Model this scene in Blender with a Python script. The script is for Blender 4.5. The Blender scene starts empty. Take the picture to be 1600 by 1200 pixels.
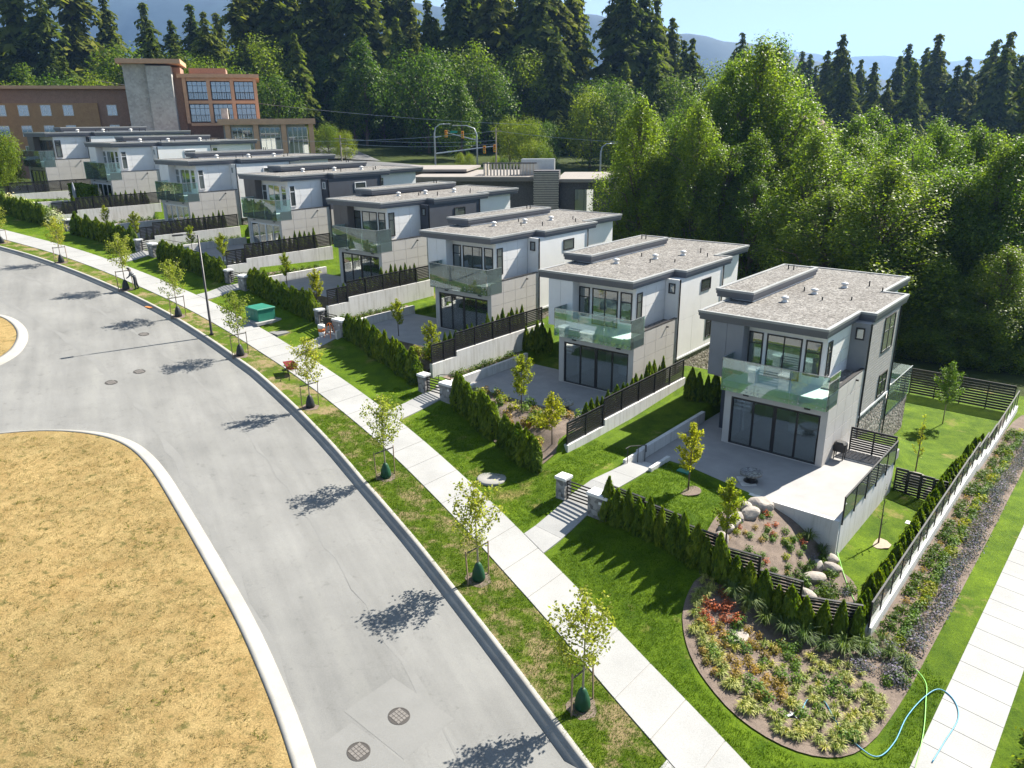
import bpy, math, random
import numpy as np
from mathutils import Matrix, Vector
from mathutils.geometry import delaunay_2d_cdt
R = math.radians
sc = bpy.context.scene
C = sc.collection
random.seed(7)
rng = np.random.default_rng(7)

# ------------------------------------------------------------------ camera
cd = bpy.data.cameras.new('camera'); cam = bpy.data.objects.new('camera', cd); C.objects.link(cam)
cd.sensor_width = 36.0; cd.lens = 27.02; cd.clip_start = .5; cd.clip_end = 30000
cam.matrix_world = Matrix.Translation((0, 0, 18.0)) @ Matrix.Rotation(R(90-18.78), 4, 'X') @ Matrix.Rotation(R(-.59), 4, 'Z')
sc.camera = cam
# ------------------------------------------------------------------ sky, sun, exposure
SUN_EL, SUN_AZ = 42.0, 38.0          # azimuth of the sun counted from +x towards +y
w = bpy.data.worlds.new('World'); sc.world = w; w.use_nodes = True
nt = w.node_tree; bg = nt.nodes['Background']
sky = nt.nodes.new('ShaderNodeTexSky'); sky.sky_type = 'NISHITA'; sky.sun_disc = False
sky.sun_elevation = R(SUN_EL); sky.sun_rotation = R(90-SUN_AZ); sky.altitude = 2500; sky.air_density = 1.0; sky.dust_density = 0; sky.ozone_density = 2.6
gm = nt.nodes.new('ShaderNodeGamma'); gm.inputs[1].default_value = .5      # hazy summer sky: less fall-off from horizon to zenith
nt.links.new(sky.outputs[0], gm.inputs[0]); nt.links.new(gm.outputs[0], bg.inputs[0]); bg.inputs[1].default_value = .125
sl = bpy.data.lights.new('sun', 'SUN'); sl.energy = 5.0; sl.angle = R(.53); sl.color = (1, .945, .85)
so = bpy.data.objects.new('sun', sl); C.objects.link(so)
sd = Vector((math.cos(R(SUN_EL))*math.cos(R(SUN_AZ)), math.cos(R(SUN_EL))*math.sin(R(SUN_AZ)), math.sin(R(SUN_EL))))
so.rotation_euler = sd.to_track_quat('Z', 'Y').to_euler(); so.location = (60, 40, 80)
vs = sc.view_settings; vs.view_transform = 'Standard'; vs.look = 'None'; vs.gamma = 1; vs.exposure = 1.63; vs.use_curve_mapping = False
sc.cycles.max_bounces = 7; sc.cycles.transparent_max_bounces = 12; sc.cycles.diffuse_bounces = 3; sc.cycles.glossy_bounces = 3
sc.cycles.transmission_bounces = 4; sc.cycles.volume_bounces = 0; sc.cycles.caustics_reflective = False; sc.cycles.caustics_refractive = False
sc.cycles.use_denoising = True

# ------------------------------------------------------------------ helpers
_o1 = 'first second third fourth fifth sixth seventh eighth ninth tenth eleventh twelfth thirteenth fourteenth fifteenth sixteenth seventeenth eighteenth nineteenth'.split()
def nth(k):                      # 0 -> first
    k += 1
    if k < 20: return _o1[k-1]
    t_, u_ = divmod(k, 10); tens = ['twent','thirt','fort','fift','sixt','sevent'][t_-2]
    return tens+'ieth' if u_ == 0 else tens+'y-'+_o1[u_-1]
def tag(o, label=None, cat=None, group=None, kind=None):
    if label: o['label'] = label
    if cat: o['category'] = cat
    if group: o['group'] = group
    if kind: o['kind'] = kind
    return o
def link(o, parent=None):
    C.objects.link(o)
    if parent is not None: o.parent = parent
    return o
def empty(name, loc=(0, 0, 0), rz=0.0):
    o = bpy.data.objects.new(name, None); o.location = loc; o.rotation_euler = (0, 0, rz); o.empty_display_size = .2
    return link(o)
def inst(name, me, parent=None, loc=(0, 0, 0), rot=(0, 0, 0), scale=(1, 1, 1)):
    o = bpy.data.objects.new(name, me); o.location = loc; o.rotation_euler = rot
    o.scale = (scale,)*3 if isinstance(scale, (int, float)) else scale
    return link(o, parent)
class MB:
    def __init__(s): s.v = []; s.f = []
    def add(s, vs_, fs_):
        k = len(s.v); s.v += [tuple(p) for p in vs_]; s.f += [tuple(i+k for i in f) for f in fs_]; return s
    def box(s, x0, y0, z0, x1, y1, z1):
        return s.add([(x0,y0,z0),(x1,y0,z0),(x1,y1,z0),(x0,y1,z0),(x0,y0,z1),(x1,y0,z1),(x1,y1,z1),(x0,y1,z1)],
                     [(0,3,2,1),(4,5,6,7),(0,1,5,4),(1,2,6,5),(2,3,7,6),(3,0,4,7)])
    def bevbox(s, x0, y0, z0, x1, y1, z1, b):      # box with chamfered vertical and top edges
        p = [(x0+b,y0),(x1-b,y0),(x1,y0+b),(x1,y1-b),(x1-b,y1),(x0+b,y1),(x0,y1-b),(x0,y0+b)]
        q = [(x0+2*b,y0+b),(x1-2*b,y0+b),(x1-b,y0+2*b),(x1-b,y1-2*b),(x1-2*b,y1-b),(x0+2*b,y1-b),(x0+b,y1-2*b),(x0+b,y0+2*b)]
        vs_ = [(a,c,z0) for a,c in p]+[(a,c,z1-b) for a,c in p]+[(a,c,z1) for a,c in q]
        fs_ = [tuple(range(7,-1,-1)), tuple(range(16,24))]
        for i in range(8):
            j = (i+1) % 8; fs_ += [(i,j,8+j,8+i),(8+i,8+j,16+j,16+i)]
        return s.add(vs_, fs_)
    def prism(s, poly, z0, z1):
        n = len(poly)
        return s.add([(a,b,z0) for a,b in poly]+[(a,b,z1) for a,b in poly],
                     [tuple(range(n-1,-1,-1)), tuple(range(n,2*n))]+[(i,(i+1)%n,n+(i+1)%n,n+i) for i in range(n)])
    def cyl(s, x, y, z0, z1, r0, r1=None, n=12):
        r1 = r0 if r1 is None else r1
        vs_ = [(x+r0*math.cos(2*math.pi*i/n), y+r0*math.sin(2*math.pi*i/n), z0) for i in range(n)]+[(x+r1*math.cos(2*math.pi*i/n), y+r1*math.sin(2*math.pi*i/n), z1) for i in range(n)]
        return s.add(vs_, [tuple(range(n-1,-1,-1)), tuple(range(n,2*n))]+[(i,(i+1)%n,n+(i+1)%n,n+i) for i in range(n)])
    def lathe(s, prof, x=0, y=0, n=16):
        vs_ = []; fs_ = []
        for r, z in prof: vs_ += [(x+r*math.cos(2*math.pi*i/n), y+r*math.sin(2*math.pi*i/n), z) for i in range(n)]
        for k in range(len(prof)-1):
            for i in range(n): fs_.append((k*n+i, k*n+(i+1)%n, (k+1)*n+(i+1)%n, (k+1)*n+i))
        fs_ += [tuple(range(n-1,-1,-1)), tuple(range((len(prof)-1)*n, len(prof)*n))]
        return s.add(vs_, fs_)
    def tube(s, pts, r, n=6):
        pts = [Vector(p) for p in pts]; rs = r if isinstance(r, (list, tuple)) else [r]*len(pts)
        vs_ = []; fs_ = []
        for i, p in enumerate(pts):
            d = (pts[min(i+1, len(pts)-1)]-pts[max(i-1, 0)]).normalized()
            a = d.orthogonal().normalized() if i == 0 else (a-d*a.dot(d)).normalized()
            b = d.cross(a)
            vs_ += [p+(a*math.cos(2*math.pi*k/n)+b*math.sin(2*math.pi*k/n))*rs[i] for k in range(n)]
        for i in range(len(pts)-1):
            for k in range(n): fs_.append((i*n+k, i*n+(k+1)%n, (i+1)*n+(k+1)%n, (i+1)*n+k))
        fs_ += [tuple(range(n-1,-1,-1)), tuple(range((len(pts)-1)*n, len(pts)*n))]
        return s.add(vs_, fs_)
    def mesh(s, name, mat, smooth=False):
        me = bpy.data.meshes.new(name); me.from_pydata(s.v, [], s.f); me.update()
        if mat is not None: me.materials.append(mat)
        if smooth: me.polygons.foreach_set('use_smooth', [True]*len(me.polygons))
        return me
    def build(s, name, mat, parent=None, smooth=False, loc=(0,0,0), rz=0):
        return inst(name, s.mesh(name, mat, smooth), parent, loc, (0, 0, rz))
def np_mesh(name, V, F, mat, smooth=False):
    V = np.asarray(V, np.float32); F = np.asarray(F, np.int32)
    me = bpy.data.meshes.new(name); n, k = F.shape
    me.vertices.add(len(V)); me.vertices.foreach_set('co', V.ravel())
    me.loops.add(n*k); me.loops.foreach_set('vertex_index', F.ravel())
    me.polygons.add(n); me.polygons.foreach_set('loop_start', np.arange(0, n*k, k, dtype=np.int32))
    if smooth: me.polygons.foreach_set('use_smooth', np.ones(n, bool))
    me.update(calc_edges=True)
    if mat is not None: me.materials.append(mat)
    return me

# ------------------------------------------------------------------ materials
def new_mat(name):
    m = bpy.data.materials.new(name); m.use_nodes = True; t = m.node_tree
    return m, t, t.nodes['Principled BSDF']
def nd(t, kind, **kw):
    n = t.nodes.new(kind)
    for k, v in kw.items(): setattr(n, k, v)
    return n
def ramp(t, fac, stops):
    r = nd(t, 'ShaderNodeValToRGB'); e = r.color_ramp.elements
    while len(e) < len(stops): e.new(.5)
    for i, (p, c) in enumerate(stops): e[i].position = p; e[i].color = (*c, 1)
    t.links.new(fac, r.inputs[0]); return r.outputs[0]
def noise(t, vec, scale, detail=4, rough=.55):
    n = nd(t, 'ShaderNodeTexNoise'); n.inputs['Scale'].default_value = scale; n.inputs['Detail'].default_value = detail; n.inputs['Roughness'].default_value = rough
    t.links.new(vec, n.inputs['Vector']); return n.outputs['Fac']
def mixc(t, fac, a, b, blend='MIX'):
    m = nd(t, 'ShaderNodeMix', data_type='RGBA', blend_type=blend)
    for s_, v in ((m.inputs[0], fac), (m.inputs[6], a), (m.inputs[7], b)):
        if hasattr(v, 'node'): t.links.new(v, s_)
        elif isinstance(v, (int, float)): s_.default_value = v
        else: s_.default_value = (*v, 1)
    return m.outputs[2]
def wpos(t): return nd(t, 'ShaderNodeNewGeometry').outputs['Position']
def bump(t, b, h, strength, dist=.02):
    n = nd(t, 'ShaderNodeBump'); n.inputs['Strength'].default_value = strength; n.inputs['Distance'].default_value = dist
    t.links.new(h, n.inputs['Height']); t.links.new(n.outputs[0], b.inputs['Normal'])
def mat(name, c1, c2=None, vscale=1.5, rough=.75, bmp=0, bscale=30, spec=.3, metal=0, fine=0, fscale=40):
    m, t, b = new_mat(name); p = wpos(t)
    b.inputs['Roughness'].default_value = rough; b.inputs['Specular IOR Level'].default_value = spec; b.inputs['Metallic'].default_value = metal
    c2 = c2 or tuple(x*.88 for x in c1)
    col = ramp(t, noise(t, p, vscale, 6, .6), [(.3, c2), (.7, c1)])
    if fine:
        f = ramp(t, noise(t, p, fscale, 3, .7), [(.3, (1-fine,)*3), (.7, (1+fine*.4,)*3)])
        col = mixc(t, 1.0, col, f, 'MULTIPLY')
    t.links.new(col, b.inputs['Base Color'])
    if bmp: bump(t, b, noise(t, p, bscale, 4, .7), bmp)
    return m
def gravel_mat(name, cols, scale, bs=.6):
    m, t, b = new_mat(name); p = wpos(t); b.inputs['Roughness'].default_value = .9; b.inputs['Specular IOR Level'].default_value = .15
    v = nd(t, 'ShaderNodeTexVoronoi'); v.inputs['Scale'].default_value = scale; t.links.new(p, v.inputs['Vector'])
    sep = nd(t, 'ShaderNodeSeparateColor'); t.links.new(v.outputs['Color'], sep.inputs[0])
    col = ramp(t, sep.outputs[0], [(i/(len(cols)-1), c) for i, c in enumerate(cols)])
    big = ramp(t, noise(t, p, .5, 5), [(.3, (.82,.8,.78)), (.7, (1.08,1.07,1.05))])
    t.links.new(mixc(t, 1.0, col, big, 'MULTIPLY'), b.inputs['Base Color'])
    inv = nd(t, 'ShaderNodeMath', operation='SUBTRACT'); inv.inputs[0].default_value = 1; t.links.new(v.outputs['Distance'], inv.inputs[1])
    bump(t, b, inv.outputs[0], bs, .04); return m
def grass_mat(name, dark, light, dry=None, dry_amt=0.0, dscale=.6, spec=.1):
    m, t, b = new_mat(name); p = wpos(t); b.inputs['Roughness'].default_value = .85; b.inputs['Specular IOR Level'].default_value = spec
    col = ramp(t, noise(t, p, 1.1, 8, .65), [(.3, dark), (.72, light)])
    f = ramp(t, noise(t, p, 16, 6, .8), [(.30, (.42,.46,.40)), (.70, (1.5,1.42,1.3))])
    col = mixc(t, 1.0, col, f, 'MULTIPLY')
    col = mixc(t, 1.0, col, ramp(t, noise(t, p, .16, 4, .6), [(.32, (.80,.82,.80)), (.68, (1.16,1.12,1.1))]), 'MULTIPLY')
    if dry:
        a = noise(t, p, dscale, 7, .68); k = ramp(t, a, [(1-dry_amt-.05, (0,0,0)), (1-dry_amt+.06, (1,1,1))])
        dcol = ramp(t, noise(t, p, 12, 5, .7), [(.3, tuple(x*.62 for x in dry)), (.7, dry)])
        col = mixc(t, k, col, dcol)
    t.links.new(col, b.inputs['Base Color'])
    h = noise(t, p, 35, 5, .8); bump(t, b, h, .9, .05); return m
def leaf_mat(name, dark, light, trans=.35, rough=.55, spec=.18):
    m = bpy.data.materials.new(name); m.use_nodes = True; t = m.node_tree; t.nodes.clear()
    out = nd(t, 'ShaderNodeOutputMaterial'); g = nd(t, 'ShaderNodeNewGeometry'); oi = nd(t, 'ShaderNodeObjectInfo')
    col = ramp(t, g.outputs['Random Per Island'], [(0, dark), (1, light)])
    sh = ramp(t, oi.outputs['Random'], [(0, (.72,.8,.75)), (.5, (1,1,1)), (1, (1.25,1.12,.95))])
    col = mixc(t, 1.0, col, sh, 'MULTIPLY')
    b = nd(t, 'ShaderNodeBsdfPrincipled'); b.inputs['Roughness'].default_value = rough; b.inputs['Specular IOR Level'].default_value = spec
    tr = nd(t, 'ShaderNodeBsdfTranslucent'); mx = nd(t, 'ShaderNodeMixShader'); mx.inputs[0].default_value = trans
    t.links.new(col, b.inputs['Base Color'])
    tc = mixc(t, 1.0, col, (1.35,1.5,.6), 'MULTIPLY'); t.links.new(tc, tr.inputs['Color'])
    t.links.new(b.outputs[0], mx.inputs[1]); t.links.new(tr.outputs[0], mx.inputs[2]); t.links.new(mx.outputs[0], out.inputs[0]); return m
def glass_mat(name, tint, refl, see):
    # thin architectural glass: see = share that passes straight through, refl = mirror reflection at normal view
    m = bpy.data.materials.new(name); m.use_nodes = True; t = m.node_tree; t.nodes.clear()
    out = nd(t, 'ShaderNodeOutputMaterial')
    tr = nd(t, 'ShaderNodeBsdfTransparent'); tr.inputs[0].default_value = (*tint, 1)
    df = nd(t, 'ShaderNodeBsdfDiffuse'); df.inputs[0].default_value = (*[c*.85 for c in tint], 1)
    m1 = nd(t, 'ShaderNodeMixShader'); m1.inputs[0].default_value = 1-see
    t.links.new(tr.outputs[0], m1.inputs[1]); t.links.new(df.outputs[0], m1.inputs[2])
    gl = nd(t, 'ShaderNodeBsdfGlossy'); gl.inputs['Roughness'].default_value = .02; gl.inputs[0].default_value = (.9,.95,.95,1)
    lw = nd(t, 'ShaderNodeLayerWeight'); lw.inputs[0].default_value = .35
    rr = nd(t, 'ShaderNodeMapRange'); rr.inputs['To Min'].default_value = refl; rr.inputs['To Max'].default_value = .95; t.links.new(lw.outputs['Fresnel'], rr.inputs['Value'])
    m2 = nd(t, 'ShaderNodeMixShader'); t.links.new(rr.outputs[0], m2.inputs[0]); t.links.new(m1.outputs[0], m2.inputs[1]); t.links.new(gl.outputs[0], m2.inputs[2])
    t.links.new(m2.outputs[0], out.inputs[0]); return m
W = {}
W['white'] = mat('white_panel', (.79,.775,.745), (.73,.715,.69), .8, .6, fine=.05)
W['beige'] = mat('beige_panel', (.52,.49,.45), (.46,.435,.405), .9, .65, fine=.07)
W['grey'] = mat('grey_panel', (.26,.26,.27), (.22,.22,.235), .9, .6, fine=.05)
W['siding'] = mat('grey_siding', (.38,.36,.34), (.32,.305,.29), 2.5, .7, fine=.1)
W['slate'] = mat('slate_panel', (.075,.08,.095), (.06,.065,.08), 1, .55, fine=.05)
W['brown'] = mat('brown_panel', (.16,.14,.125), (.13,.115,.105), 1, .6, fine=.06)
W['fascia'] = mat('fascia_grey', (.115,.117,.130), (.095,.097,.108), .8, .45, spec=.5)
W['flash'] = mat('roof_flashing', (.32,.32,.305), (.26,.26,.25), 1.2, .4, spec=.5)
W['gravel'] = gravel_mat('roof_gravel', [(.080,.076,.070),(.150,.142,.132),(.195,.186,.174),(.30,.29,.275)], 11)
def stained(name, c1, c2):
    m = mat(name, c1, c2, .7, .8, .15, 40, fine=.06); t = m.node_tree; b = t.nodes['Principled BSDF']; src = b.inputs['Base Color'].links[0].from_socket
    mp = nd(t, 'ShaderNodeMapping'); mp.vector_type = 'TEXTURE'; mp.inputs['Scale'].default_value = (.35, .35, 4); t.links.new(wpos(t), mp.inputs['Vector'])
    k = ramp(t, noise(t, mp.outputs[0], 1.6, 5, .65), [(.36, (.80,.79,.76)), (.52, (1,1,1))]); t.links.new(mixc(t, 1.0, src, k, 'MULTIPLY'), b.inputs['Base Color']); return m
W['concrete'] = stained('pale_concrete', (.62,.61,.585), (.53,.52,.50))
W['walk'] = mat('sidewalk_concrete', (.335,.332,.320), (.265,.263,.253), .45, .85, .12, 60, fine=.18, fscale=25)
W['patio'] = mat('patio_pavers', (.33,.318,.305), (.27,.262,.254), 1.1, .8, .1, 40, fine=.08, fscale=18)
W['kerb'] = mat('kerb_concrete', (.30,.29,.262), (.235,.226,.205), .9, .85, .15, 50, fine=.14)
W['black'] = mat('black_metal', (.022,.02,.02), (.016,.015,.015), 3, .45, spec=.4)
W['frame'] = mat('dark_window_frame', (.03,.026,.024), (.022,.02,.02), 3, .4, spec=.4)
W['wframe'] = mat('white_window_frame', (.72,.72,.72), (.66,.66,.66), 3, .45)
W['steel'] = mat('galvanised_steel', (.45,.47,.48), (.38,.40,.41), 4, .35, metal=.6)
W['interior'] = mat('interior_paint', (.90,.88,.84), (.87,.85,.81), 1, .8)
W['floor'] = mat('interior_floor', (.55,.50,.43), (.48,.43,.37), 3, .5)
W['stone'] = gravel_mat('ledge_stone', [(.10,.085,.075),(.24,.21,.185),(.34,.31,.28),(.46,.42,.38)], 7, .9)
W['pillar'] = gravel_mat('pillar_stone', [(.13,.13,.13),(.24,.24,.24),(.33,.33,.325)], 5, .8)
W['deckwood'] = mat('grey_deck_boards', (.20,.19,.19), (.14,.135,.13), 4, .7)
W['lawn'] = grass_mat('lawn_grass', (.042,.090,.003), (.118,.190,.008), (.28,.23,.08), .36, .36)
W['verge'] = grass_mat('verge_grass', (.042,.080,.005), (.105,.155,.010), (.28,.215,.11), .46, .75)
W['dry'] = grass_mat('dry_grass', (.235,.165,.070), (.36,.275,.135), (.155,.135,.045), .40, 2.6)
W['wild'] = grass_mat('rough_ground', (.020,.034,.006), (.05,.068,.012))
W['mulch'] = mat('bark_mulch', (.215,.165,.130), (.125,.095,.075), 2.5, .95, .8, 28, fine=.5, fscale=30)
W['bark'] = mat('tree_bark', (.16,.12,.09), (.09,.07,.055), 6, .9, .4, 40)
W['palebark'] = mat('pale_bark', (.34,.29,.22), (.24,.2,.16), 8, .85)
W['pane'] = glass_mat('window_glass', (.22,.24,.22), .28, .60)
W['doorglass'] = glass_mat('door_glass', (.90,.94,.93), .26, .97)
W['rail'] = glass_mat('railing_glass', (.80,.97,.94), .10, .92)
# asphalt: sun-bleached, with worn lanes and fine cracks
def asphalt():
    m, t, b = new_mat('asphalt'); p = wpos(t); b.inputs['Roughness'].default_value = .9; b.inputs['Specular IOR Level'].default_value = .2
    c = ramp(t, noise(t, p, .22, 6, .6), [(.3, (.160,.159,.151)), (.7, (.218,.216,.204))])
    f = ramp(t, noise(t, p, 30, 3, .8), [(.25, (.80,.80,.80)), (.75, (1.12,1.12,1.12))])
    c = mixc(t, 1.0, c, f, 'MULTIPLY')
    mp = nd(t, 'ShaderNodeMapping'); mp.vector_type = 'TEXTURE'; mp.inputs['Rotation'].default_value = (0, 0, R(118)); mp.inputs['Scale'].default_value = (14, .9, 1); t.links.new(p, mp.inputs['Vector'])
    c = mixc(t, 1.0, c, ramp(t, noise(t, mp.outputs[0], 1.0, 4, .6), [(.32, (.86,.86,.86)), (.55, (1,1,1)), (.75, (1.10,1.10,1.08))]), 'MULTIPLY')
    c = mixc(t, 1.0, c, ramp(t, noise(t, p, 2.3, 6, .7), [(.30, (.80,.80,.79)), (.42, (1,1,1)), (.62, (1,1,1)), (.75, (1.08,1.07,1.05))]), 'MULTIPLY')
    v = nd(t, 'ShaderNodeTexVoronoi', feature='DISTANCE_TO_EDGE'); v.inputs['Scale'].default_value = .16
    wv = nd(t, 'ShaderNodeTexNoise'); wv.inputs['Scale'].default_value = .7; wv.inputs['Detail'].default_value = 5
    t.links.new(p, wv.inputs['Vector']); ad = nd(t, 'ShaderNodeVectorMath', operation='MULTIPLY_ADD'); ad.inputs[1].default_value = (3,3,0)
    t.links.new(wv.outputs['Color'], ad.inputs[0]); t.links.new(p, ad.inputs[2]); t.links.new(ad.outputs[0], v.inputs['Vector'])
    k = ramp(t, v.outputs['Distance'], [(0, (.90,.90,.90)), (.004, (1,1,1))])
    t.links.new(mixc(t, 1.0, c, k, 'MULTIPLY'), b.inputs['Base Color']); bump(t, b, noise(t, p, 60, 3, .8), .25, .01); return m
W['asphalt'] = asphalt()
W['patch'] = mat('asphalt_patch', (.196,.194,.184), (.168,.167,.158), .8, .9, .25, 60, fine=.12, fscale=30)
# ------------------------------------------------------------------ the lie of the land (metres)
_a = R(139.6)
E_ = (math.cos(_a), math.sin(_a)); Q_ = (E_[1], -E_[0])      # s runs up the street, q from the street to the houses
def sq(x, y): return x*E_[0]+y*E_[1], x*Q_[0]+y*Q_[1]
def xy(s, q): return s*E_[0]+q*Q_[0], s*E_[1]+q*Q_[1]
def lerp(t, xs, ys):
    if t <= xs[0]: return ys[0]
    for i in range(len(xs)-1):
        if t <= xs[i+1]: return ys[i]+(ys[i+1]-ys[i])*(t-xs[i])/(xs[i+1]-xs[i])
    return ys[-1]
def smo(a, b, t):
    t = min(1, max(0, (t-a)/(b-a))); return t*t*(3-2*t)
# roof front-left corner and yaw of each house
HS = [(10.17,40.69,8.30,-40.36),(1.79,48.82,9.12,-39.49),(-6.71,57.25,10.58,-39.67),(-15.48,66.29,12.13,-40.20),
      (-25.42,74.39,13.76,-40.78),(-35.87,80.73,14.87,-40.91),(-47.05,89.20,16.41,-41.42),(-57.73,96.15,17.47,-41.36)]
HP = 6.80
ZP = [h[2]-HP for h in HS]                                     # patio level of each lot
CS = [(math.cos(R(h[3])), math.sin(R(h[3]))) for h in HS]
HSQ = [sq(h[0], h[1]) for h in HS]
PL = [.25, -1.85, -2.2, -2.4, -1.9, -2.0, -2.0, -2.0]          # left edge of each patio
PR = [10.05, 7.9, 7.9, 7.9, 7.9, 7.9, 7.9, 7.9]
PF = [-5.8, -6.05, -6.0, -5.6, -5.6, -5.4, -5.4, -5.4]         # front edge
FU = 8.85                                                      # side fence line
def LW(n, u, v, z=None):                                       # lot coordinates -> world
    h = HS[n]; c, s = CS[n]; x = h[0]+u*c-v*s; y = h[1]+u*s+v*c
    return (x, y, Zt(x, y) if z is None else ZP[n]+z)
def LU(n, x, y):
    h = HS[n]; c, s = CS[n]; dx, dy = x-h[0], y-h[1]; return dx*c+dy*s, -dx*s+dy*c
SS = [-60,-20.5,3,6.9,10.8,17.7,21.6,33.4,44.4,60.3,75.5,98.9,122,150,260]
SZ = [-3.0,-1.2,-.6,-.2,.15,1.0,1.5,2.6,3.6,5.6,7.6,10.1,12.1,13.6,15.0]
def zst(s): return lerp(s, SS, SZ)
YS = [-30,0]+[HSQ[0][0]-k for k in (13.2,10.2,7.0,5.4)]+[h[0] for h in HSQ]+[150,260]
YZ = [-2.6,-1.2]+[ZP[0]+k for k in (-2.1,-1.85,-.75,-.15)]+[z+.45 for z in ZP]+[13.8,15]
QRS = [-40,-5,6.5,11.6,17.5,23.1,28.2,33.8,39,44.6,52,57,65,70.6,76.3,86.4,100,122,160]
QRQ = [0,13.6,18.3,20.25,22.3,24.1,25.7,27.05,28.1,29.0,29.55,29.65,29.2,28.6,27.6,25.4,21.9,15.5,3]
def qr0(s): return lerp(s, QRS, QRQ)
def qr(s): return sum(qr0(s+k) for k in (-3,-1.5,0,1.5,3))/5     # house-side edge of the sidewalk
def ql(s): return qr(s)-2.25                                     # kerb-side edge
def qk(s): return qr(s)-lerp(s, [27,42,61,80], [4.68,3.98,3.7,3.9])   # back of the kerb
def qh(s): return lerp(s, [h[0] for h in HSQ], [h[1] for h in HSQ])
BS = [-80,0,30,45,60,80,106,150,260]; BZ = [-9,-6,-4,-1,3,7,10.5,14,16]
def Zt(x, y, cut=False):
    s, q = sq(x, y); z0 = zst(s); d = q-qr(s)
    if d <= 0: return z0
    zf = z0+(lerp(s, YS, YZ)-z0)*smo(0, 6, d)
    n = 0
    for i in range(7, 0, -1):
        if s > HSQ[i][0]-14 and LU(i, x, y)[0] <= FU: n = i; break
    u, v = LU(n, x, y)
    if n == 0: zl = ZP[0]+lerp(u, [-3.2,3,5.4,7,8.5,10.1,13,16,18,40], [.5,.45,.12,-.08,-.65,-1.75,-2.1,-2.4,-2.6,-3.2])
    else: zl = ZP[n]+.42
    z = zf+(zl-zf)*(smo(4.5, 6, d) if n else smo(3, 8, d))
    if v > 5:
        zr = ZP[n]-2.9+1.6*smo(60, 90, s)
        if n == 0 and u > 13: zr = zl-.7
        z += (zr-z)*smo(5, 14, v)
        zb = lerp(s, BS, BZ); z += (zb-z)*smo(27, 60, v)
    if cut:
        if PL[n]-.15 < u < PR[n] and PF[n] < v < 5: z = min(z, ZP[n]-.3)
        if PL[n]+.1 < u < PL[n]+1.45 and PF[n]-1.5 < v <= PF[n]: z = min(z, ZP[n]-.3)
        if 1.2 < u < 7.6 and -.85 < v < 15: z = min(z, ZP[n]-3.5)
        if -.3 < u <= 1.2 and 4 < v < 13.1: z = min(z, ZP[n]-3.5)
    return z
def nonuni(a, b, step, far, k=1.25):
    o = list(np.arange(a, b+1e-6, step)); st = step
    x = b
    while x < far[1]: st *= k; x += st; o.append(x)
    st = step; x = a; pre = []
    while x > far[0]: st *= k; x -= st; pre.append(x)
    return pre[::-1]+o
gs = nonuni(-4, 100, .25, (-9000, 9000)); gq = nonuni(14, 60, .25, (-9000, 12000))
V = []
for q in gq:
    for s in gs:
        x, y = xy(s, q); z = Zt(x, y, True); d = q-qr(s)
        if d < 0:
            z -= .05 if q > qk(s)+.3 else .45
        V.append((x, y, z))
ns, nq = len(gs), len(gq)
ii = np.arange(ns-1)[None, :]+ns*np.arange(nq-1)[:, None]
F = np.stack([ii, ii+ns, ii+ns+1, ii+1], -1).reshape(-1, 4)
ground = np_mesh('ground', V, F, W['lawn'], True); ground.materials.append(W['wild'])
cs_, cq_ = (np.array(gs)[:-1]+np.array(gs)[1:])/2, (np.array(gq)[:-1]+np.array(gq)[1:])/2
mi = np.zeros((nq-1, ns-1), np.int32)
for j in range(nq-1):
    for i in range(ns-1):
        if cq_[j]-qh(cs_[i]) > 27 or cs_[i] > 112 or cs_[i] < -22: mi[j, i] = 1
ground.polygons.foreach_set('material_index', mi.ravel())
tag(inst('ground', ground), kind='structure')

def strip(name, s0, s1, ds, qa, qb, zoff, m, parts=6, parent=None, kind='structure'):
    sv = np.arange(s0, s1+1e-6, ds); Vv = []; 
    for s in sv:
        a, b = qa(s), qb(s)
        for k in range(parts+1):
            q = a+(b-a)*k/parts; x, y = xy(s, q); Vv.append((x, y, zst(s)+zoff))
    n = parts+1; i0 = np.arange(parts)[None, :]+n*np.arange(len(sv)-1)[:, None]
    Ff = np.stack([i0, i0+1, i0+n+1, i0+n], -1).reshape(-1, 4)[:, ::-1]
    o = inst(name, np_mesh(name, Vv, Ff, m, True), parent)
    if kind: tag(o, kind=kind)
    return o
def inpoly(p, poly):
    c = False; j = len(poly)-1
    for i in range(len(poly)):
        (xi, yi), (xj, yj) = poly[i], poly[j]
        if (yi > p[1]) != (yj > p[1]) and p[0] < (xj-xi)*(p[1]-yi)/(yj-yi)+xi: c = not c
        j = i
    return c
def chaikin(p, n=2, closed=True):
    for _ in range(n):
        o = []; m = len(p)
        for i in range(m if closed else m-1):
            a, b = p[i], p[(i+1) % m]; o += [(a[0]*.75+b[0]*.25, a[1]*.75+b[1]*.25), (a[0]*.25+b[0]*.75, a[1]*.25+b[1]*.75)]
        p = o if closed else [p[0]]+o+[p[-1]]
    return p
def patch(name, poly, zf, m, step=.4, kind='structure', parent=None):
    pts = [Vector(p) for p in poly]; n0 = len(pts); edges = [(i, (i+1) % n0) for i in range(n0)]
    xs = [p[0] for p in poly]; ys = [p[1] for p in poly]
    for x in np.arange(min(xs), max(xs), step):
        for y in np.arange(min(ys), max(ys), step):
            if inpoly((x+.01, y+.013), poly): pts.append(Vector((x+.01, y+.013)))
    r = delaunay_2d_cdt(pts, edges, [], 1, 1e-4)
    me = bpy.data.meshes.new(name); me.from_pydata([(p.x, p.y, zf(p.x, p.y)) for p in r[0]], [], r[2]); me.materials.append(m)
    me.polygons.foreach_set('use_smooth', [True]*len(me.polygons)); me.update()
    o = inst(name, me, parent)
    if kind: tag(o, kind=kind)
    return o

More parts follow.
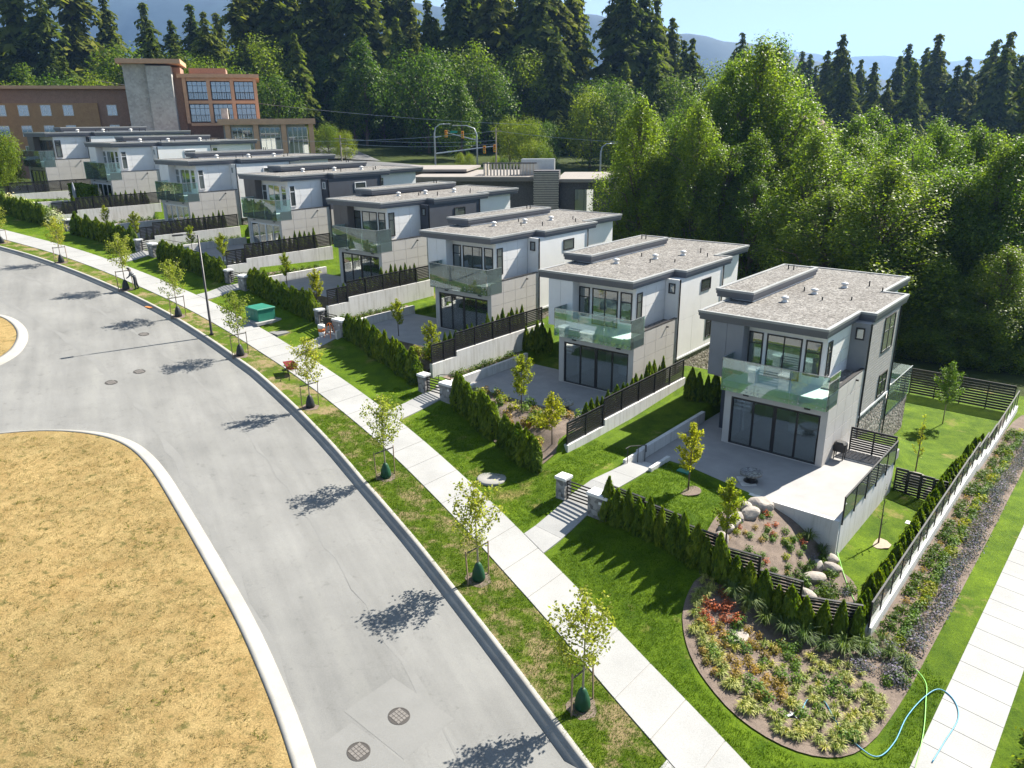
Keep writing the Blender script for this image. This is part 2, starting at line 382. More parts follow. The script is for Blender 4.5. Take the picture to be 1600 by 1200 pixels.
# ------------------------------------------------------------------ street
strip('road', -60, 170, 2, lambda s: qk(s)-.5, lambda s: qk(s)-70, -.15, W['asphalt'], 12)
strip('verge', -2, 130, .5, lambda s: qk(s)-.02, ql, -.005, W['verge'], 10)
def kerb_line(name, line, m, flip=False):      # line: list of (x, y, z at kerb top, outward unit normal x, y) ; outward = towards the road
    prof = [(-.12,-.3),(-.12,0),(.02,0),(.07,-.02),(.11,-.13),(.50,-.146),(.50,-.3)]
    Vv = []; Ff = []; k = len(prof)
    for x, y, z, nx, ny in line: Vv += [(x+nx*a, y+ny*a, z+b) for a, b in prof]
    for i in range(len(line)-1):
        for j in range(k-1): Ff.append((i*k+j, (i+1)*k+j, (i+1)*k+j+1, i*k+j+1) if flip else (i*k+j, i*k+j+1, (i+1)*k+j+1, (i+1)*k+j))
    return tag(inst(name, np_mesh(name, Vv, Ff, m)), kind='structure')
ln = []
for s in np.arange(-40, 150, .5):
    a, b = xy(s-.3, qk(s-.3)), xy(s+.3, qk(s+.3)); dx, dy = b[0]-a[0], b[1]-a[1]; L_ = math.hypot(dx, dy)
    x, y = xy(s, qk(s)); ln.append((x, y, zst(s), -dy/L_, dx/L_))
kerb_line('kerb', ln, W['kerb'], True)
# kerbed islands of dry grass on the far side of the road
def island(name, ctrl, label=None):
    poly = chaikin(ctrl, 3); zf = lambda x, y: zst(sq(x, y)[0])-.01
    patch(name, poly, zf, W['dry'], 1.2)
    ar = sum(poly[i][0]*poly[(i+1) % len(poly)][1]-poly[(i+1) % len(poly)][0]*poly[i][1] for i in range(len(poly)))
    sg = 1 if ar > 0 else -1; out = []
    for i in range(len(poly)+1):
        a, b, p = poly[(i-1) % len(poly)], poly[(i+1) % len(poly)], poly[i % len(poly)]
        dx, dy = b[0]-a[0], b[1]-a[1]; L_ = math.hypot(dx, dy) or 1
        out.append((p[0], p[1], zst(sq(*p)[0])+.015, sg*dy/L_, -sg*dx/L_))
    kerb_line('kerb', out, W['kerb'])
island('dry_lawn', [xy(*p) for p in ((60,-30),(47,-10),(44,8),(42.6,11.6),(40.6,13.6),(38.2,14.6),(35,14.4),(30,13.2),(26,12.2),(21.4,11.0),(16,9.2),(8,5.6),(-8,-3),(-20,-30))])
island('dry_lawn', [xy(*p) for p in ((72,4),(64,14.8),(61.2,16.8),(58.5,16.9),(55.8,16.2),(53,14.4),(51.5,11),(52,0),(60,-8))])
# straw tufts standing on the dry lawn
r_ = np.random.default_rng(3); V = []; F = []; ipoly = [xy(*p) for p in ((43.5,8),(41.8,11.4),(38.2,14.1),(35,13.9),(26,11.7),(16,8.6),(8,5),(8,-6),(40,-6))]
while len(F) < 90000:
    x, y = xy(r_.uniform(5, 44), r_.uniform(-6, 14.2))
    if y < 8 or not inpoly((x, y), ipoly): continue
    z = zst(sq(x, y)[0])-.015; hh = r_.uniform(.03, .09)
    for k in range(6):
        a = r_.uniform(0, 6.28); d = r_.uniform(.02, .12); bx_, by_ = x+r_.normal()*.05, y+r_.normal()*.05; c_, s_ = math.cos(a), math.sin(a); i = len(V)
        V += [(bx_-s_*.009, by_+c_*.009, z), (bx_+s_*.009, by_-c_*.009, z), (bx_+c_*d, by_+s_*d, z+hh)]; F.append((i, i+1, i+2))
W['straw'] = leaf_mat('straw_blades', (.17,.135,.055), (.42,.33,.165), .3, .8, .05)
tag(inst('straw_tufts', np_mesh('straw_tufts', V, F, W['straw'])), 'dry straw tufts covering the kerbed lawn', 'dry grass', kind='stuff')
V = []; F = []
while len(F) < 4200:
    x, y = xy(r_.uniform(8, 44), r_.uniform(-4, 14.2))
    if y < 9 or not inpoly((x, y), ipoly) or math.sin(x*1.7+math.sin(y*1.1)*2)*math.sin(y*1.3+x*.4) < .25: continue
    z = zst(sq(x, y)[0])-.015
    for k in range(12):
        a = r_.uniform(0, 6.28); d = r_.uniform(.02, .14); bx_, by_ = x+r_.normal()*.07, y+r_.normal()*.07; c_, s_ = math.cos(a), math.sin(a); i = len(V)
        V += [(bx_-s_*.013, by_+c_*.013, z), (bx_+s_*.013, by_-c_*.013, z), (bx_+c_*d, by_+s_*d, z+r_.uniform(.04,.10))]; F.append((i, i+1, i+2))
tag(inst('weed_tufts', np_mesh('weed_tufts', V, F, leaf_mat('weed_blades', (.08,.10,.015), (.20,.20,.05), .3, .8, .05))), 'scattered green weeds in the dry kerbed lawn', 'weeds', kind='stuff')
# sidewalk: one slab after the other, each its own piece
sw = tag(empty('sidewalk', (0, 0, 0)), kind='structure')
s = -3.0; k = 0
W['joint'] = mat('joint_filler', (.30,.29,.27), rough=.9)
strip('joint_bed', -3.5, 112, .5, lambda s: ql(s)+.03, lambda s: qr(s)-.03, .012, W['joint'], 3, parent=sw, kind=None)
while s < 110:
    L_ = 1.72; g = .022
    def pt(ss, f): q = ql(ss)+(qr(ss)-ql(ss))*f; x, y = xy(ss, q); return x, y, zst(ss)+.03
    b = MB(); e0, e1 = s+g/2, s+L_-g/2
    tp = [pt(e0, 0), pt(e0, 1), pt(e1, 1), pt(e1, 0)]
    b.add([(x, y, z-.12) for x, y, z in tp]+[(x+(tp[(i+2)%4][0]-x)*.004, y+(tp[(i+2)%4][1]-y)*.004, z) for i, (x, y, z) in enumerate(tp)],
          [(0,1,5,4),(1,2,6,5),(2,3,7,6),(3,0,4,7),(7,6,5,4)])
    b.build('slab', W['walk'], sw); s += L_
# crossing pad by the corner
b = MB(); P4 = [xy(6.2, qk(6.2)+.0), xy(8.3, qk(8.3)+.0), xy(8.3, ql(8.3)-.02), xy(6.2, ql(6.2)-.02)]
tag(patch('crossing_pad', P4, lambda x, y: zst(sq(x, y)[0])+.018, W['walk'], .8), kind='structure')
# cross-street sidewalk down the right-hand side
sw2 = tag(empty('side_sidewalk'), kind='structure')
for k in range(44):
    v0 = -22+k*1.28; b = MB()
    tp = [LW(0, 15.9+.012*(v0+10), v0+.012), LW(0, 17.75+.012*(v0+10), v0+.012), LW(0, 17.75+.012*(v0+11.28), v0+1.268), LW(0, 15.9+.012*(v0+11.28), v0+1.268)]
    b.add([(x, y, z-.1) for x, y, z in tp]+[(x, y, z+.05) for x, y, z in tp], [(0,1,5,4),(1,2,6,5),(2,3,7,6),(3,0,4,7),(4,5,6,7)])
    b.build('slab', W['walk'], sw2)
# paler paving seams running with the road
for qo, wd_ in ((3.3,.22),(7.2,.35)): strip('road_seam', 6, 74, 1, lambda s: qk(s)-qo+.12*math.sin(s*1.3), lambda s: qk(s)-qo-wd_-.10*math.sin(s*2.1+1), -.146, W['patch'], 1)
# worn repair patches and manholes in the road
def rz(x, y, o): return zst(sq(x, y)[0])-.15+o
for poly in ([(13.2,9.2),(13.2,11.4),(16.1,11.2),(16.1,9.3)], [(14.0,11.4),(14.0,13.5),(16.6,13.3),(16.6,11.3)], [(9.4,12.6),(8.4,15.0),(11.6,14.5),(11.8,13.2)]):
    patch('road_patch', [xy(*p) for p in poly], lambda x, y: rz(x, y, .005), W['patch'], .8)
W['iron'] = mat('cast_iron', (.17,.155,.14), (.12,.11,.10), 9, .7, spec=.3)
W['irondark'] = mat('dark_iron', (.06,.055,.05), rough=.8)
def manhole(x, y, r, zz, label):
    t = tag(empty('manhole_cover', (x, y, zz)), label, 'manhole cover', 'manhole covers in the road')
    gx, gy = (zst(sq(x+.5, y)[0])-zst(sq(x-.5, y)[0])), (zst(sq(x, y+.5)[0])-zst(sq(x, y-.5)[0])); t.rotation_euler = Vector((-gx, -gy, 1)).to_track_quat('Z', 'Y').to_euler()
    MB().lathe([(r*1.12,-.03),(r*1.12,.004),(r*1.0,.008),(r*1.0,.002)], n=28).build('rim', W['irondark'], t)
    b = MB(); g = .115
    for i in range(-5, 6):
        for j in range(-5, 6):
            cx, cy = (i+.5)*g, (j+.5)*g
            if math.hypot(cx, cy) < r*.93-.04: b.box(cx-.050, cy-.050, .003, cx+.050, cy+.050, .012)
    tag(b.build('tread', W['iron'], t), kind='stuff')
for p, lb in (((-4.62,17.93), 'round iron manhole cover in the grey patch nearest the dry lawn kerb'), ((-3.62,19.32), 'round iron manhole cover nearest the sidewalk side of the paired patches'),
          ((-23.73,43.2), 'round manhole cover in the road opposite the kerbed dry lawn corner'), ((-22.9,45.06), 'round manhole cover beside the lamp post shadow tip'), ((-25.29,51.24), 'small manhole cover near the kerb up the road by a tree shadow')):
    manhole(p[0], p[1], .31, rz(p[0], p[1], .008), lb)
# ------------------------------------------------------------------ houses
UNIT = MB().box(0, 0, 0, 1, 1, 1)
_um = {}
def ubox(name, m, parent, x0, y0, z0, x1, y1, z1):       # box piece that shares one mesh per material
    if m.name not in _um: _um[m.name] = UNIT.mesh('piece_'+m.name, m)
    return inst(name, _um[m.name], parent, (x0, y0, z0), (0, 0, 0), (x1-x0, y1-y0, z1-z0))
def window(parent, ax, pos, a0, a1, z0, z1, fm, cols=1, transom=None, fw=.07, out=1, name='window'):
    """frame + panes on a wall; ax 'v': wall faces -v at v=pos (spans u); ax 'u': wall faces +u at u=pos (spans v)"""
    b = MB(); d = .05
    def bx(p0, p1, q0, q1, o0, o1):
        if ax == 'v': b.box(p0, pos-o1, q0, p1, pos-o0, q1)
        else: b.box(pos+o0, p0, q0, pos+o1, p1, q1)
    bx(a0, a1, z0, z0+fw, -.06, d); bx(a0, a1, z1-fw, z1, -.06, d); bx(a0, a0+fw, z0+fw, z1-fw, -.06, d); bx(a1-fw, a1, z0+fw, z1-fw, -.06, d)
    xs = [a0+fw+(a1-a0-2*fw)*i/cols for i in range(cols+1)]
    for x in xs[1:-1]: bx(x-fw*.45, x+fw*.45, z0+fw, z1-fw, -.04, d*.8)
    zs = [z0+fw, z1-fw]
    if transom: zs = [z0+fw, transom, z1-fw]; bx(a0+fw, a1-fw, transom-fw*.4, transom+fw*.4, -.04, d*.7)
    f = b.build(name, fm, parent)
    for i in range(cols):
        for j in range(len(zs)-1):
            p0, p1, q0, q1 = xs[i]+.01, xs[i+1]-.01, zs[j]+.01, zs[j+1]-.01
            if ax == 'v': ubox('pane', W['pane'], f, p0, pos-.022, q0, p1, pos-.012, q1)
            else: ubox('pane', W['pane'], f, pos+.012, p0, q0, pos+.022, p1, q1)
    return f
def panels(parent, m, ax, pos, a0, a1, z0, z1, na, nz, name='cladding_panel', th=.024, gap=.024, holes=()):
    for i in range(na):
        for j in range(nz):
            p0, p1 = a0+(a1-a0)*i/na+gap/2, a0+(a1-a0)*(i+1)/na-gap/2; q0, q1 = z0+(z1-z0)*j/nz+gap/2, z0+(z1-z0)*(j+1)/nz-gap/2
            if ax == 'v': ubox(name, m, parent, p0, pos-th, q0, p1, pos, q1)
            else: ubox(name, m, parent, pos, p0, q0, pos+th, p1, q1)
vent_me = MB().lathe([(.20,0),(.20,.05),(.12,.10),(.12,.20),(.22,.22),(.20,.30),(.05,.36)], n=12).mesh('roof_vent', mat('vent_metal', (.72,.70,.66), rough=.5), True)
pipe_me = MB().cyl(0, 0, 0, .32, .04, n=8).mesh('vent_pipe', W['black'])
stud_me = MB().lathe([(.03,0),(.03,.03),(.012,.045)], n=8).mesh('standoff', W['steel'])
def house(n, label, st):
    h = HS[n]; o = empty('house', (h[0], h[1], ZP[n]), R(h[3])); tag(o, label, 'house', 'modern flat-roofed houses along the street')
    w_, g, a, iv, w2, kv, cl, cr, cf, ev = (6.93,4.9,.82,11.1,-.53,16.74,-.71,1.55,3.45,13.5) if n == 0 else (6.93,5.05,.84,11.86,-.32,17.4,-.71,1.55,3.67,14.1)
    T = HP; t_ = .49; hr = .55; fr = W['frame'] if st['frame'] == 'dark' else W['wframe']
    gu = 4.39; ub = 7.65; vb = iv-1.1
    # roofs
    poly = [(0,0),(w_,0),(w_,g),(w_+a,g),(w_+a,iv),(w_+w2,iv),(w_+w2,kv),(0,kv)]
    def inset(p, d):      # axis-aligned polygon, counter-clockwise
        out = []; m_ = len(p)
        for i in range(m_):
            x0, y0 = p[i-1]; x1, y1 = p[i]; x2, y2 = p[(i+1) % m_]
            d1 = (x1-x0, y1-y0); d2 = (x2-x1, y2-y1); l1 = math.hypot(*d1); l2 = math.hypot(*d2)
            n1 = (-d1[1]/l1, d1[0]/l1); n2 = (-d2[1]/l2, d2[0]/l2)
            out.append((x1+d*(n1[0]+n2[0]), y1+d*(n1[1]+n2[1])))
        return out
    def roof(p, top, name):
        r = MB().prism(inset(p, .05), top-t_, top-t_*.62); r.prism(inset(p, .0), top-t_*.60, top-.125)
        r.prism(inset(p, .07), top-t_*.62, top-t_*.60); r = r.build(name, W['fascia'], o)
        q, q2 = inset(p, -.025), inset(p, .17); m_ = len(p); b = MB()
        b.add([(x, y, top-.125) for x, y in q]+[(x, y, top) for x, y in q]+[(x, y, top) for x, y in q2]+[(x, y, top-.09) for x, y in q2],
              [(i, (i+1) % m_, m_+(i+1) % m_, m_+i) for i in range(m_)]+[(m_+i, m_+(i+1) % m_, 2*m_+(i+1) % m_, 2*m_+i) for i in range(m_)]+[(2*m_+i, 2*m_+(i+1) % m_, 3*m_+(i+1) % m_, 3*m_+i) for i in range(m_)])
        b.build('flashing', W['flash'], r)
        MB().prism(inset(p, .15), top-.14, top-.055).build('gravel_bed', W['gravel'], r); return r
    r = roof(poly, T, 'roof'); roof([(cl,cf),(cr,cf),(cr,ev),(cl,ev)], T+hr, 'raised_roof')
    MB().box(cl+.45, cf+.35, 2.2, cr-.12, ev-.3, T+hr-t_).build('stair_tower', W[st['tower']], o)
    for x, y in ((2.9,5.2),(3.6,8.0),(4.4,10.9)): inst('roof_vent', vent_me, r, (x+random.uniform(-.3,.3), y+random.uniform(-.4,.4), T-.06), (0,0,random.random()*6))
    for x, y in ((2.6,8.4),(4.3,6.6),(5.6,7.6),(6.3,11.0),(5.2,12.2)): inst('vent_pipe', pipe_me, r, (x, y, T-.06), (0,0,0), (1,1,random.uniform(.6,1.2)))
    for x in (.2,.55): inst('vent_pipe', pipe_me, r, (x, ev-1.6, T+hr-.06))
    # upper storey: body, projecting left panel, wing on the right
    sof = T-t_
    MB().prism([(.55,.80),(6.69,.80),(6.69,vb),(w_+w2-.45,vb),(w_+w2-.45,kv-.7),(.55,kv-.7)], 3.30, sof-.002).build('upper_wall', W[st['side']], o)
    panels(o, W[st['side']], 'u', 6.69, .80, gu, 3.64, sof-.01, 3, 4)
    lp = MB().box(.73, .10, 3.30, 2.60, .798, sof-.004).build('left_wall', W[st['left']], o)
    panels(o, W[st['left']], 'v', .10, .73, 2.60, 3.30, sof-.01, 2, 1)
    MB().box(6.70, gu, 1.15, ub, vb, sof-.003).build('wing_wall', W[st['wing']], o)
    if st['wing'] == 'siding':
        z = 1.19
        while z < sof-.05:
            z1 = min(z+.172, sof-.01); ubox('siding_plank', W['siding'], o, ub, gu, z, ub+.022, vb, z1-.018); z += .176
    else:
        panels(o, W[st['wing']], 'u', ub, gu, vb, 3.6, sof-.01, 2, 1, th=.012); panels(o, W[st['winglow']], 'u', ub, gu, vb, 1.19, 3.58, 3, 1, th=.013)
    ubox('wing_trim', W['wframe'], o, 6.9, gu-.02, 1.05, ub+.06, vb+.02, 1.17)
    ubox('corner_trim', W[st['notch']], o, 6.75, gu-.03, 3.62, ub+.005, gu-.005, sof-.012)
    window(o, 'v', gu-.03, 6.97, 7.43, 5.40, 6.05, fr)
    if n == 0: window(o, 'u', ub+.02, 7.05, 9.05, 4.1, 6.15, fr, 2, 5.3); window(o, 'u', ub+.02, 7.5, 9.05, 1.3, 2.7, fr, 2, 2.15)
    else: window(o, 'u', ub+.014, 7.5, 8.85, 5.05, 5.85, fr, 1); window(o, 'u', ub+.014, 8.6, 10.0, 1.7, 3.3, fr, 2, 2.7)
    window(o, 'u', 6.71, .90, 1.52, 4.05, 5.92, fr, 1, 5.35)
    # street-side windows and balcony door
    fw_ = .78
    MB().box(2.605, fw_, 3.6, 6.70, .799, sof-.006).build('window_wall', W[st['winwall']], o)
    window(o, 'v', fw_, 2.64, 3.42, 4.05, 5.92, fr, 1, 5.30); window(o, 'v', fw_, 5.66, 6.48, 4.05, 5.92, fr, 1, 5.30)
    window(o, 'v', fw_, 3.62, 5.48, 3.63, 5.92, fr, 2, name='balcony_door')
    # ground floor box with the sliding doors and the room behind them
    f0 = -.885; du0, du1, dz = 2.66, 7.34, 2.68
    b = MB(); b.box(2.29, f0, -.35, du0, f0+.35, 3.25); b.box(du1, f0, -.35, ub, f0+.35, 3.25); b.box(du0, f0, dz, du1, f0+.35, 3.25)
    b.box(du0, f0, -.35, du1, f0+.30, .03)
    b.box(2.29, f0+.35, -.35, 2.5, 1.2, 3.25); b.box(ub-.25, f0+.35, -.35, ub, gu-.002, 3.25)
    b.box(ub-.16, .30, 3.25, ub, gu-.002, 3.86); b.build('ground_floor_wall', W['beige'] if n else W['beige'], o)
    panels(o, W['beige'], 'u', ub, f0, gu-.06, -.1, 3.80, 4, 5)
    ubox('parapet_cap', W['frame'], o, ub-.18, .28, 3.86, ub+.03, gu-.01, 3.90)
    MB().box(6.72, .5, 3.26, ub-.162, gu-.04, 3.68).build('low_roof_gravel', W['gravel'], o)
    b = MB(); r0, r1, q1 = 2.5, ub-.25, 4.2       # room: floor, back wall, ceiling
    MB().box(r0, f0+.3, -.2, r1, q1, .025).build('room_floor', W['floor'], o)
    b.box(r0, q1, -.2, r1, q1+.1, 3.2); b.box(r0, f0+.352, 2.95, r1, q1, 3.05); b.box(r0, 1.2, -.2, r0+.1, q1, 2.95); b.box(4.6, 2.6, .03, 6.2, 3.3, .95)
    b.build('room_interior', W['interior'], o)
    df = MB(); m_ = .09
    df.box(du0, f0+.05, .03, du1, f0+.17, .10); df.box(du0, f0+.05, dz-.12, du1, f0+.17, dz); df.box(du0, f0+.05, .10, du0+m_, f0+.17, dz-.12); df.box(du1-m_, f0+.05, .10, du1, f0+.17, dz-.12)
    xs = [du0+m_, 3.87, 5.02, 6.18, du1-m_]
    for x, ww in ((3.87,.05),(5.02,.09),(6.18,.05)): df.box(x-ww, f0+.07, .10, x+ww, f0+.15, dz-.12)
    df = df.build('sliding_door', fr if st['frame'] != 'dark' else W['frame'], o)
    for i in range(4): ubox('pane', W['doorglass'], df, xs[i]+.03, f0+.10, .10, xs[i+1]-.03, f0+.112, dz-.12)
    for x in (3.3, 6.5): ubox('downlight', W['black'], o, x, f0-.06, 2.86, x+.30, f0-.002, 2.94)
    # lower left wall under the projecting panel, stone base, rear storey
    MB().box(1.30, .85, -3.6, 2.5, 10, 3.29).build('lower_wall', W[st['low']], o)
    MB().box(2.55, gu+.1, -3.6, ub-.02, vb-.01, 1.06).build('stone_base', W['stone'], o)
    MB().box(1.4, vb, -4.2, ub-.02, 15.2, .12).build('rear_stone_wall', W['stone'], o)
    MB().box(.6, 10.0, .1, 6.15, kv-.75, 3.31).build('rear_wall', W[st['wing']], o)
    window(o, 'u', w_+w2-.45, vb+.9, vb+1.6, 4.2, 6.0, fr, 1, 5.2)
    dk = MB().box(1.4, vb+.0, .13, ub+.0, 15.3, .28).build('rear_deck', W['concrete'], o)
    for v0, v1 in ((vb+.05, vb+2.6), (vb+2.65, 15.25)): ubox('glass_panel', W['rail'], dk, ub+.03, v0, -.45, ub+.045, v1, 1.35)
    ubox('glass_panel', W['rail'], dk, 1.6, 15.31, -.2, ub, 15.325, 1.35); ubox('rail', W['steel'], dk, ub+.015, vb+.05, 1.35, ub+.055, 15.3, 1.39)
    MB().tube([(ub+.06, gu+.08, sof), (ub+.06, gu+.08, -.3)], .045, 8).build('downpipe', W['black'], o)
    MB().tube([(ub+.06, vb-.06, sof), (ub+.06, vb-.06, -2)], .04, 8).build('downpipe', W['black'], o)
    MB().tube([(ub-.05, 3.0, 3.6), (ub+.16, 3.0, 3.6)], .05, 8).build('scupper', W['black'], o)
    # balcony
    bl = MB(); bl.box(2.22, -1.18, 3.27, ub-.03, .778, 3.60); bl.box(ub-.55, -1.16, 3.602, ub-.03, .29, 3.64); bl = bl.build('balcony', W['white'], o)
    z0, z1 = 3.06, 4.80; gx = [2.18, 4.0, 5.82, ub+.0]
    for i in range(3): ubox('glass_panel', W['rail'], bl, gx[i]+.012, -1.262, z0, gx[i+1]-.012, -1.247, z1)
    ubox('glass_panel', W['rail'], bl, ub+.01, -1.25, z0, ub+.025, .27, z1)
    ubox('glass_panel', W['rail'], bl, 2.165, -1.25, z0, 2.18, .08, z1)
    ubox('rail', W['steel'], bl, 2.16, -1.268, z1, ub+.03, -1.242, z1+.035); ubox('rail', W['steel'], bl, ub+.005, -1.24, z1, ub+.03, .27, z1+.035); ubox('rail', W['steel'], bl, 2.16, -1.24, z1, 2.186, .08, z1+.035)
    if n < 3:
        for x in (2.35,2.6,3.6,3.85,4.2,5.6,6.0,6.3,7.2,7.5):
            for z in (3.2,3.42): inst('standoff', stud_me, bl, (x, -1.262, z), (R(90),0,0))
    return o
stl = [dict(left='grey',side='white',notch='grey',wing='siding',winglow='siding',winwall='white',low='slate',tower='white',frame='dark'),
       dict(left='white',side='white',notch='white',wing='white',winglow='white',winwall='white',low='white',tower='white',frame='dark'),
       dict(left='white',side='white',notch='white',wing='white',winglow='white',winwall='white',low='white',tower='white',frame='dark'),
       dict(left='brown',side='white',notch='slate',wing='slate',winglow='beige',winwall='white',low='white',tower='slate',frame='dark'),
       dict(left='brown',side='white',notch='slate',wing='slate',winglow='beige',winwall='white',low='white',tower='slate',frame='white'),
       dict(left='white',side='white',notch='white',wing='white',winglow='white',winwall='white',low='white',tower='white',frame='white'),
       dict(left='white',side='white',notch='white',wing='white',winglow='white',winwall='white',low='white',tower='white',frame='white'),
       dict(left='brown',side='white',notch='slate',wing='white',winglow='white',winwall='beige',low='white',tower='white',frame='dark')]
hl = ['nearest grey and white house with stone side wall, beside the corner garden',
      'white flat-roofed house with dark window frames, second from the corner garden',
      'white flat-roofed house with tables on its glass balcony, third from the corner',
      'flat-roofed house with brown front panel and dark side wing, fourth from the corner',
      'flat-roofed house with brown front panel and white window frames, fifth from the corner',
      'white flat-roofed house with white window frames, sixth from the corner',
      'white flat-roofed house with a dark chair on its balcony, seventh from the corner',
      'farthest flat-roofed house in the row, half hidden behind leafy shrubs']
houses = [house(n, hl[n], stl[n]) for n in range(8)]
# ------------------------------------------------------------------ patios, steps, walls, fences, gates
NAME = ['nearest house','second house','third house','fourth house','fifth house','sixth house','seventh house','farthest house']
def lot_mesh(n, b, name, m, smooth=False):
    h = HS[n]; return b.build(name, m, None, smooth, (h[0], h[1], ZP[n]), R(h[3]))
def fence(n, ax, pos, runs, label, hgt=1.15, nslat=9, single=True, group=None, cat='fence', post=.07):
    """runs: list of (a0, a1, z) panels along axis ax ('v' or 'u') at the fixed other coordinate, lot coordinates"""
    h = HS[n]; o = tag(empty('slat_fence', (h[0], h[1], ZP[n]), R(h[3])), label, cat, group)
    allp = MB()
    def bx(name, a0, a1, t, z0, z1):
        if ax == 'v': c = (pos-t, a0, z0, pos+t, a1, z1)
        else: c = (a0, pos-t, z0, a1, pos+t, z1)
        if name == 'slat' and not single: allp.box(*c)
        else: ubox(name, W['black'], o, *c)
    for i, (a0, a1, z) in enumerate(runs):
        bx('post', a0, a0+post, post/2, z-.08, z+hgt+.03)
        if i == len(runs)-1 or abs(runs[i+1][2]-z) > .02: bx('post', a1-post, a1-.001, post/2, z-.08, z+hgt+.03)
        sh = hgt/nslat
        for k in range(nslat): bx('slat', a0+post, a1, .012, z+.04+k*sh, z+.04+k*sh+sh*.72)
        bx('top_rail', a0+post, a1, .03, z+hgt, z+hgt+.04)
    if not single: tag(allp.build('slats', W['black'], o), kind='stuff')
    return o
def runs(a0, a1, n, zf): 
    d = (a1-a0)/n; return [(a0+i*d, a0+(i+1)*d, zf(a0+(i+.5)*d)) for i in range(n)]
HF = [None, -9.7, -8.4, -7.7, -7.6, -6.9, -7.9, -7.6]        # where the side fence meets the front hedge
for n in range(8):
    pl, pr, pf = PL[n], PR[n], PF[n]
    # paved patio
    b = MB(); b.box(pl, pf, -.5, pr, 1.0 if n else 4.0, 0); tag(lot_mesh(n, b, 'patio', W['patio']), kind='structure')
    # retaining wall on the uphill side and the cheek walls of the steps
    b = MB(); b.box(pl-.22, pf-.2, -.5, pl, 1.2, .60); b.box(pl-.02, pf-1.75, -.6, pl+.14, pf+.05, .66) ; b.box(pl+1.42, pf-1.75, -.6, pl+1.6, pf+.05, .66)
    tag(lot_mesh(n, b, 'retaining_wall', W['concrete']), 'low white concrete wall beside the steps and patio of the '+NAME[n], 'wall', 'low concrete walls by the patio steps')
    st_ = tag(empty('garden_steps', (HS[n][0], HS[n][1], ZP[n]), R(HS[n][3])), 'concrete steps leading down to the patio of the '+NAME[n], 'steps')
    for k in range(4): ubox('step', W['concrete'], st_, pl+.14, pf-1.5+k*.37, -.4, pl+1.42, pf-1.5+(k+1)*.37-.004, .45-(k+1)*.11)
    # handrail on the steps
    if n < 6:
        hr_ = tag(empty('handrail', (HS[n][0], HS[n][1], ZP[n]), R(HS[n][3])), 'thin dark metal handrail on the steps of the '+NAME[n], 'handrail')
        MB().tube([(pl+.2, pf-1.9, 1.35), (pl+.2, pf-1.5, 1.35), (pl+.2, pf+.1, .88), (pl+.2, pf+.1, .5)], .022, 6).build('rail', W['frame'], hr_)
        for v_, zz in ((pf-1.7, 1.35), (pf-.7, 1.12), (pf+.0, .9)): MB().tube([(pl+.2, v_, .0), (pl+.2, v_, zz)], .02, 6).build('post', W['frame'], hr_)
    # front kerb of the patio
    b = MB(); b.box(pl+1.6, pf-.22, -2.6 if n == 0 else -.6, pr+(.2 if n == 0 else 0), pf, .03); tag(lot_mesh(n, b, 'patio_kerb', W['concrete']), 'pale concrete kerb along the front of the patio of the '+NAME[n], 'kerb')
    if n:
        # side boundary: concrete wall that carries the black slat fence
        b = MB(); v0 = HF[n]; mid = pf+.2
        b.box(FU-.12, mid, -2.6, FU+.13, 3.4, .45); b.box(FU-.12, v0+.4, -2.6, FU+.13, mid, .12)
        tag(lot_mesh(n, b, 'boundary_wall', W['concrete']), 'white concrete wall under the side fence of the '+NAME[n], 'wall', 'white walls under the side fences')
        k1 = 2; k2 = 5
        fence(n, 'v', FU+.02, runs(v0+.45, mid-.02, k1, lambda a: .14)+runs(mid, 3.3, k2, lambda a: .47), 'black slat fence along the side of the '+NAME[n], 1.15, 9, n < 4, 'black slat fences between the lots')
# --- nearest lot: wall and guard on the downhill side, slat screens, boundary wall
b = MB(); b.box(10.05, -5.8, -2.7, 10.27, 2.3, .02); tag(lot_mesh(0, b, 'terrace_wall', W['concrete']), 'tall white concrete wall carrying the raised terrace of the nearest house', 'wall')
W['mesh'] = glass_mat('guard_mesh', (.42,.44,.40), .04, .70)
def guard(n, runs_, label, hgt, back, pos):
    h = HS[n]; o = tag(empty('guard_rail', (h[0], h[1], ZP[n]), R(h[3])), label, 'railing')
    for a0, a1, z in runs_:
        ubox('post', W['black'], o, pos-.03, a0, z-.25, pos+.03, a0+.06, z+hgt); ubox('guard_panel', W['mesh'], o, pos-.008, a0+.08, z-.02, pos+.008, a1-.02, z+hgt-.06)
        ubox('top_rail', W['black'], o, pos-.035, a0, z+hgt, pos+.035, a1, z+hgt+.05)
    a0, a1, z = runs_[-1]; ubox('post', W['black'], o, pos-.03, a1-.06, z-.25, pos+.03, a1, z+hgt); return o
guard(0, runs(-5.8, 2.2, 5, lambda a: .05), 'dark guard rail with mesh panels on the terrace wall of the nearest house', 1.05, None, 10.3)
fence(0, 'u', 2.22, runs(8.0, 10.25, 2, lambda a: .03), 'small slat screen beside the dark decking of the nearest house terrace', 1.25, 10)
dk = tag(empty('decking', (HS[0][0], HS[0][1], ZP[0]), R(HS[0][3])), 'small area of dark deck boards on the terrace corner', 'decking')
for k in range(12): ubox('board', W['deckwood'], dk, 7.75+k*.19, 1.1, .005, 7.75+k*.19+.165, 2.17, .035)
fence(0, 'u', 2.75, runs(10.3, 12.75, 4, lambda a: -1.85+.06*(10.3-a)), 'slat fence crossing the right side lawn below the terrace', 1.3, 9)
fence(0, 'u', 22.6, runs(6.2, 12.8, 4, lambda a: -2.85), 'slat fence at the far end of the rear lawn', 1.9, 10)
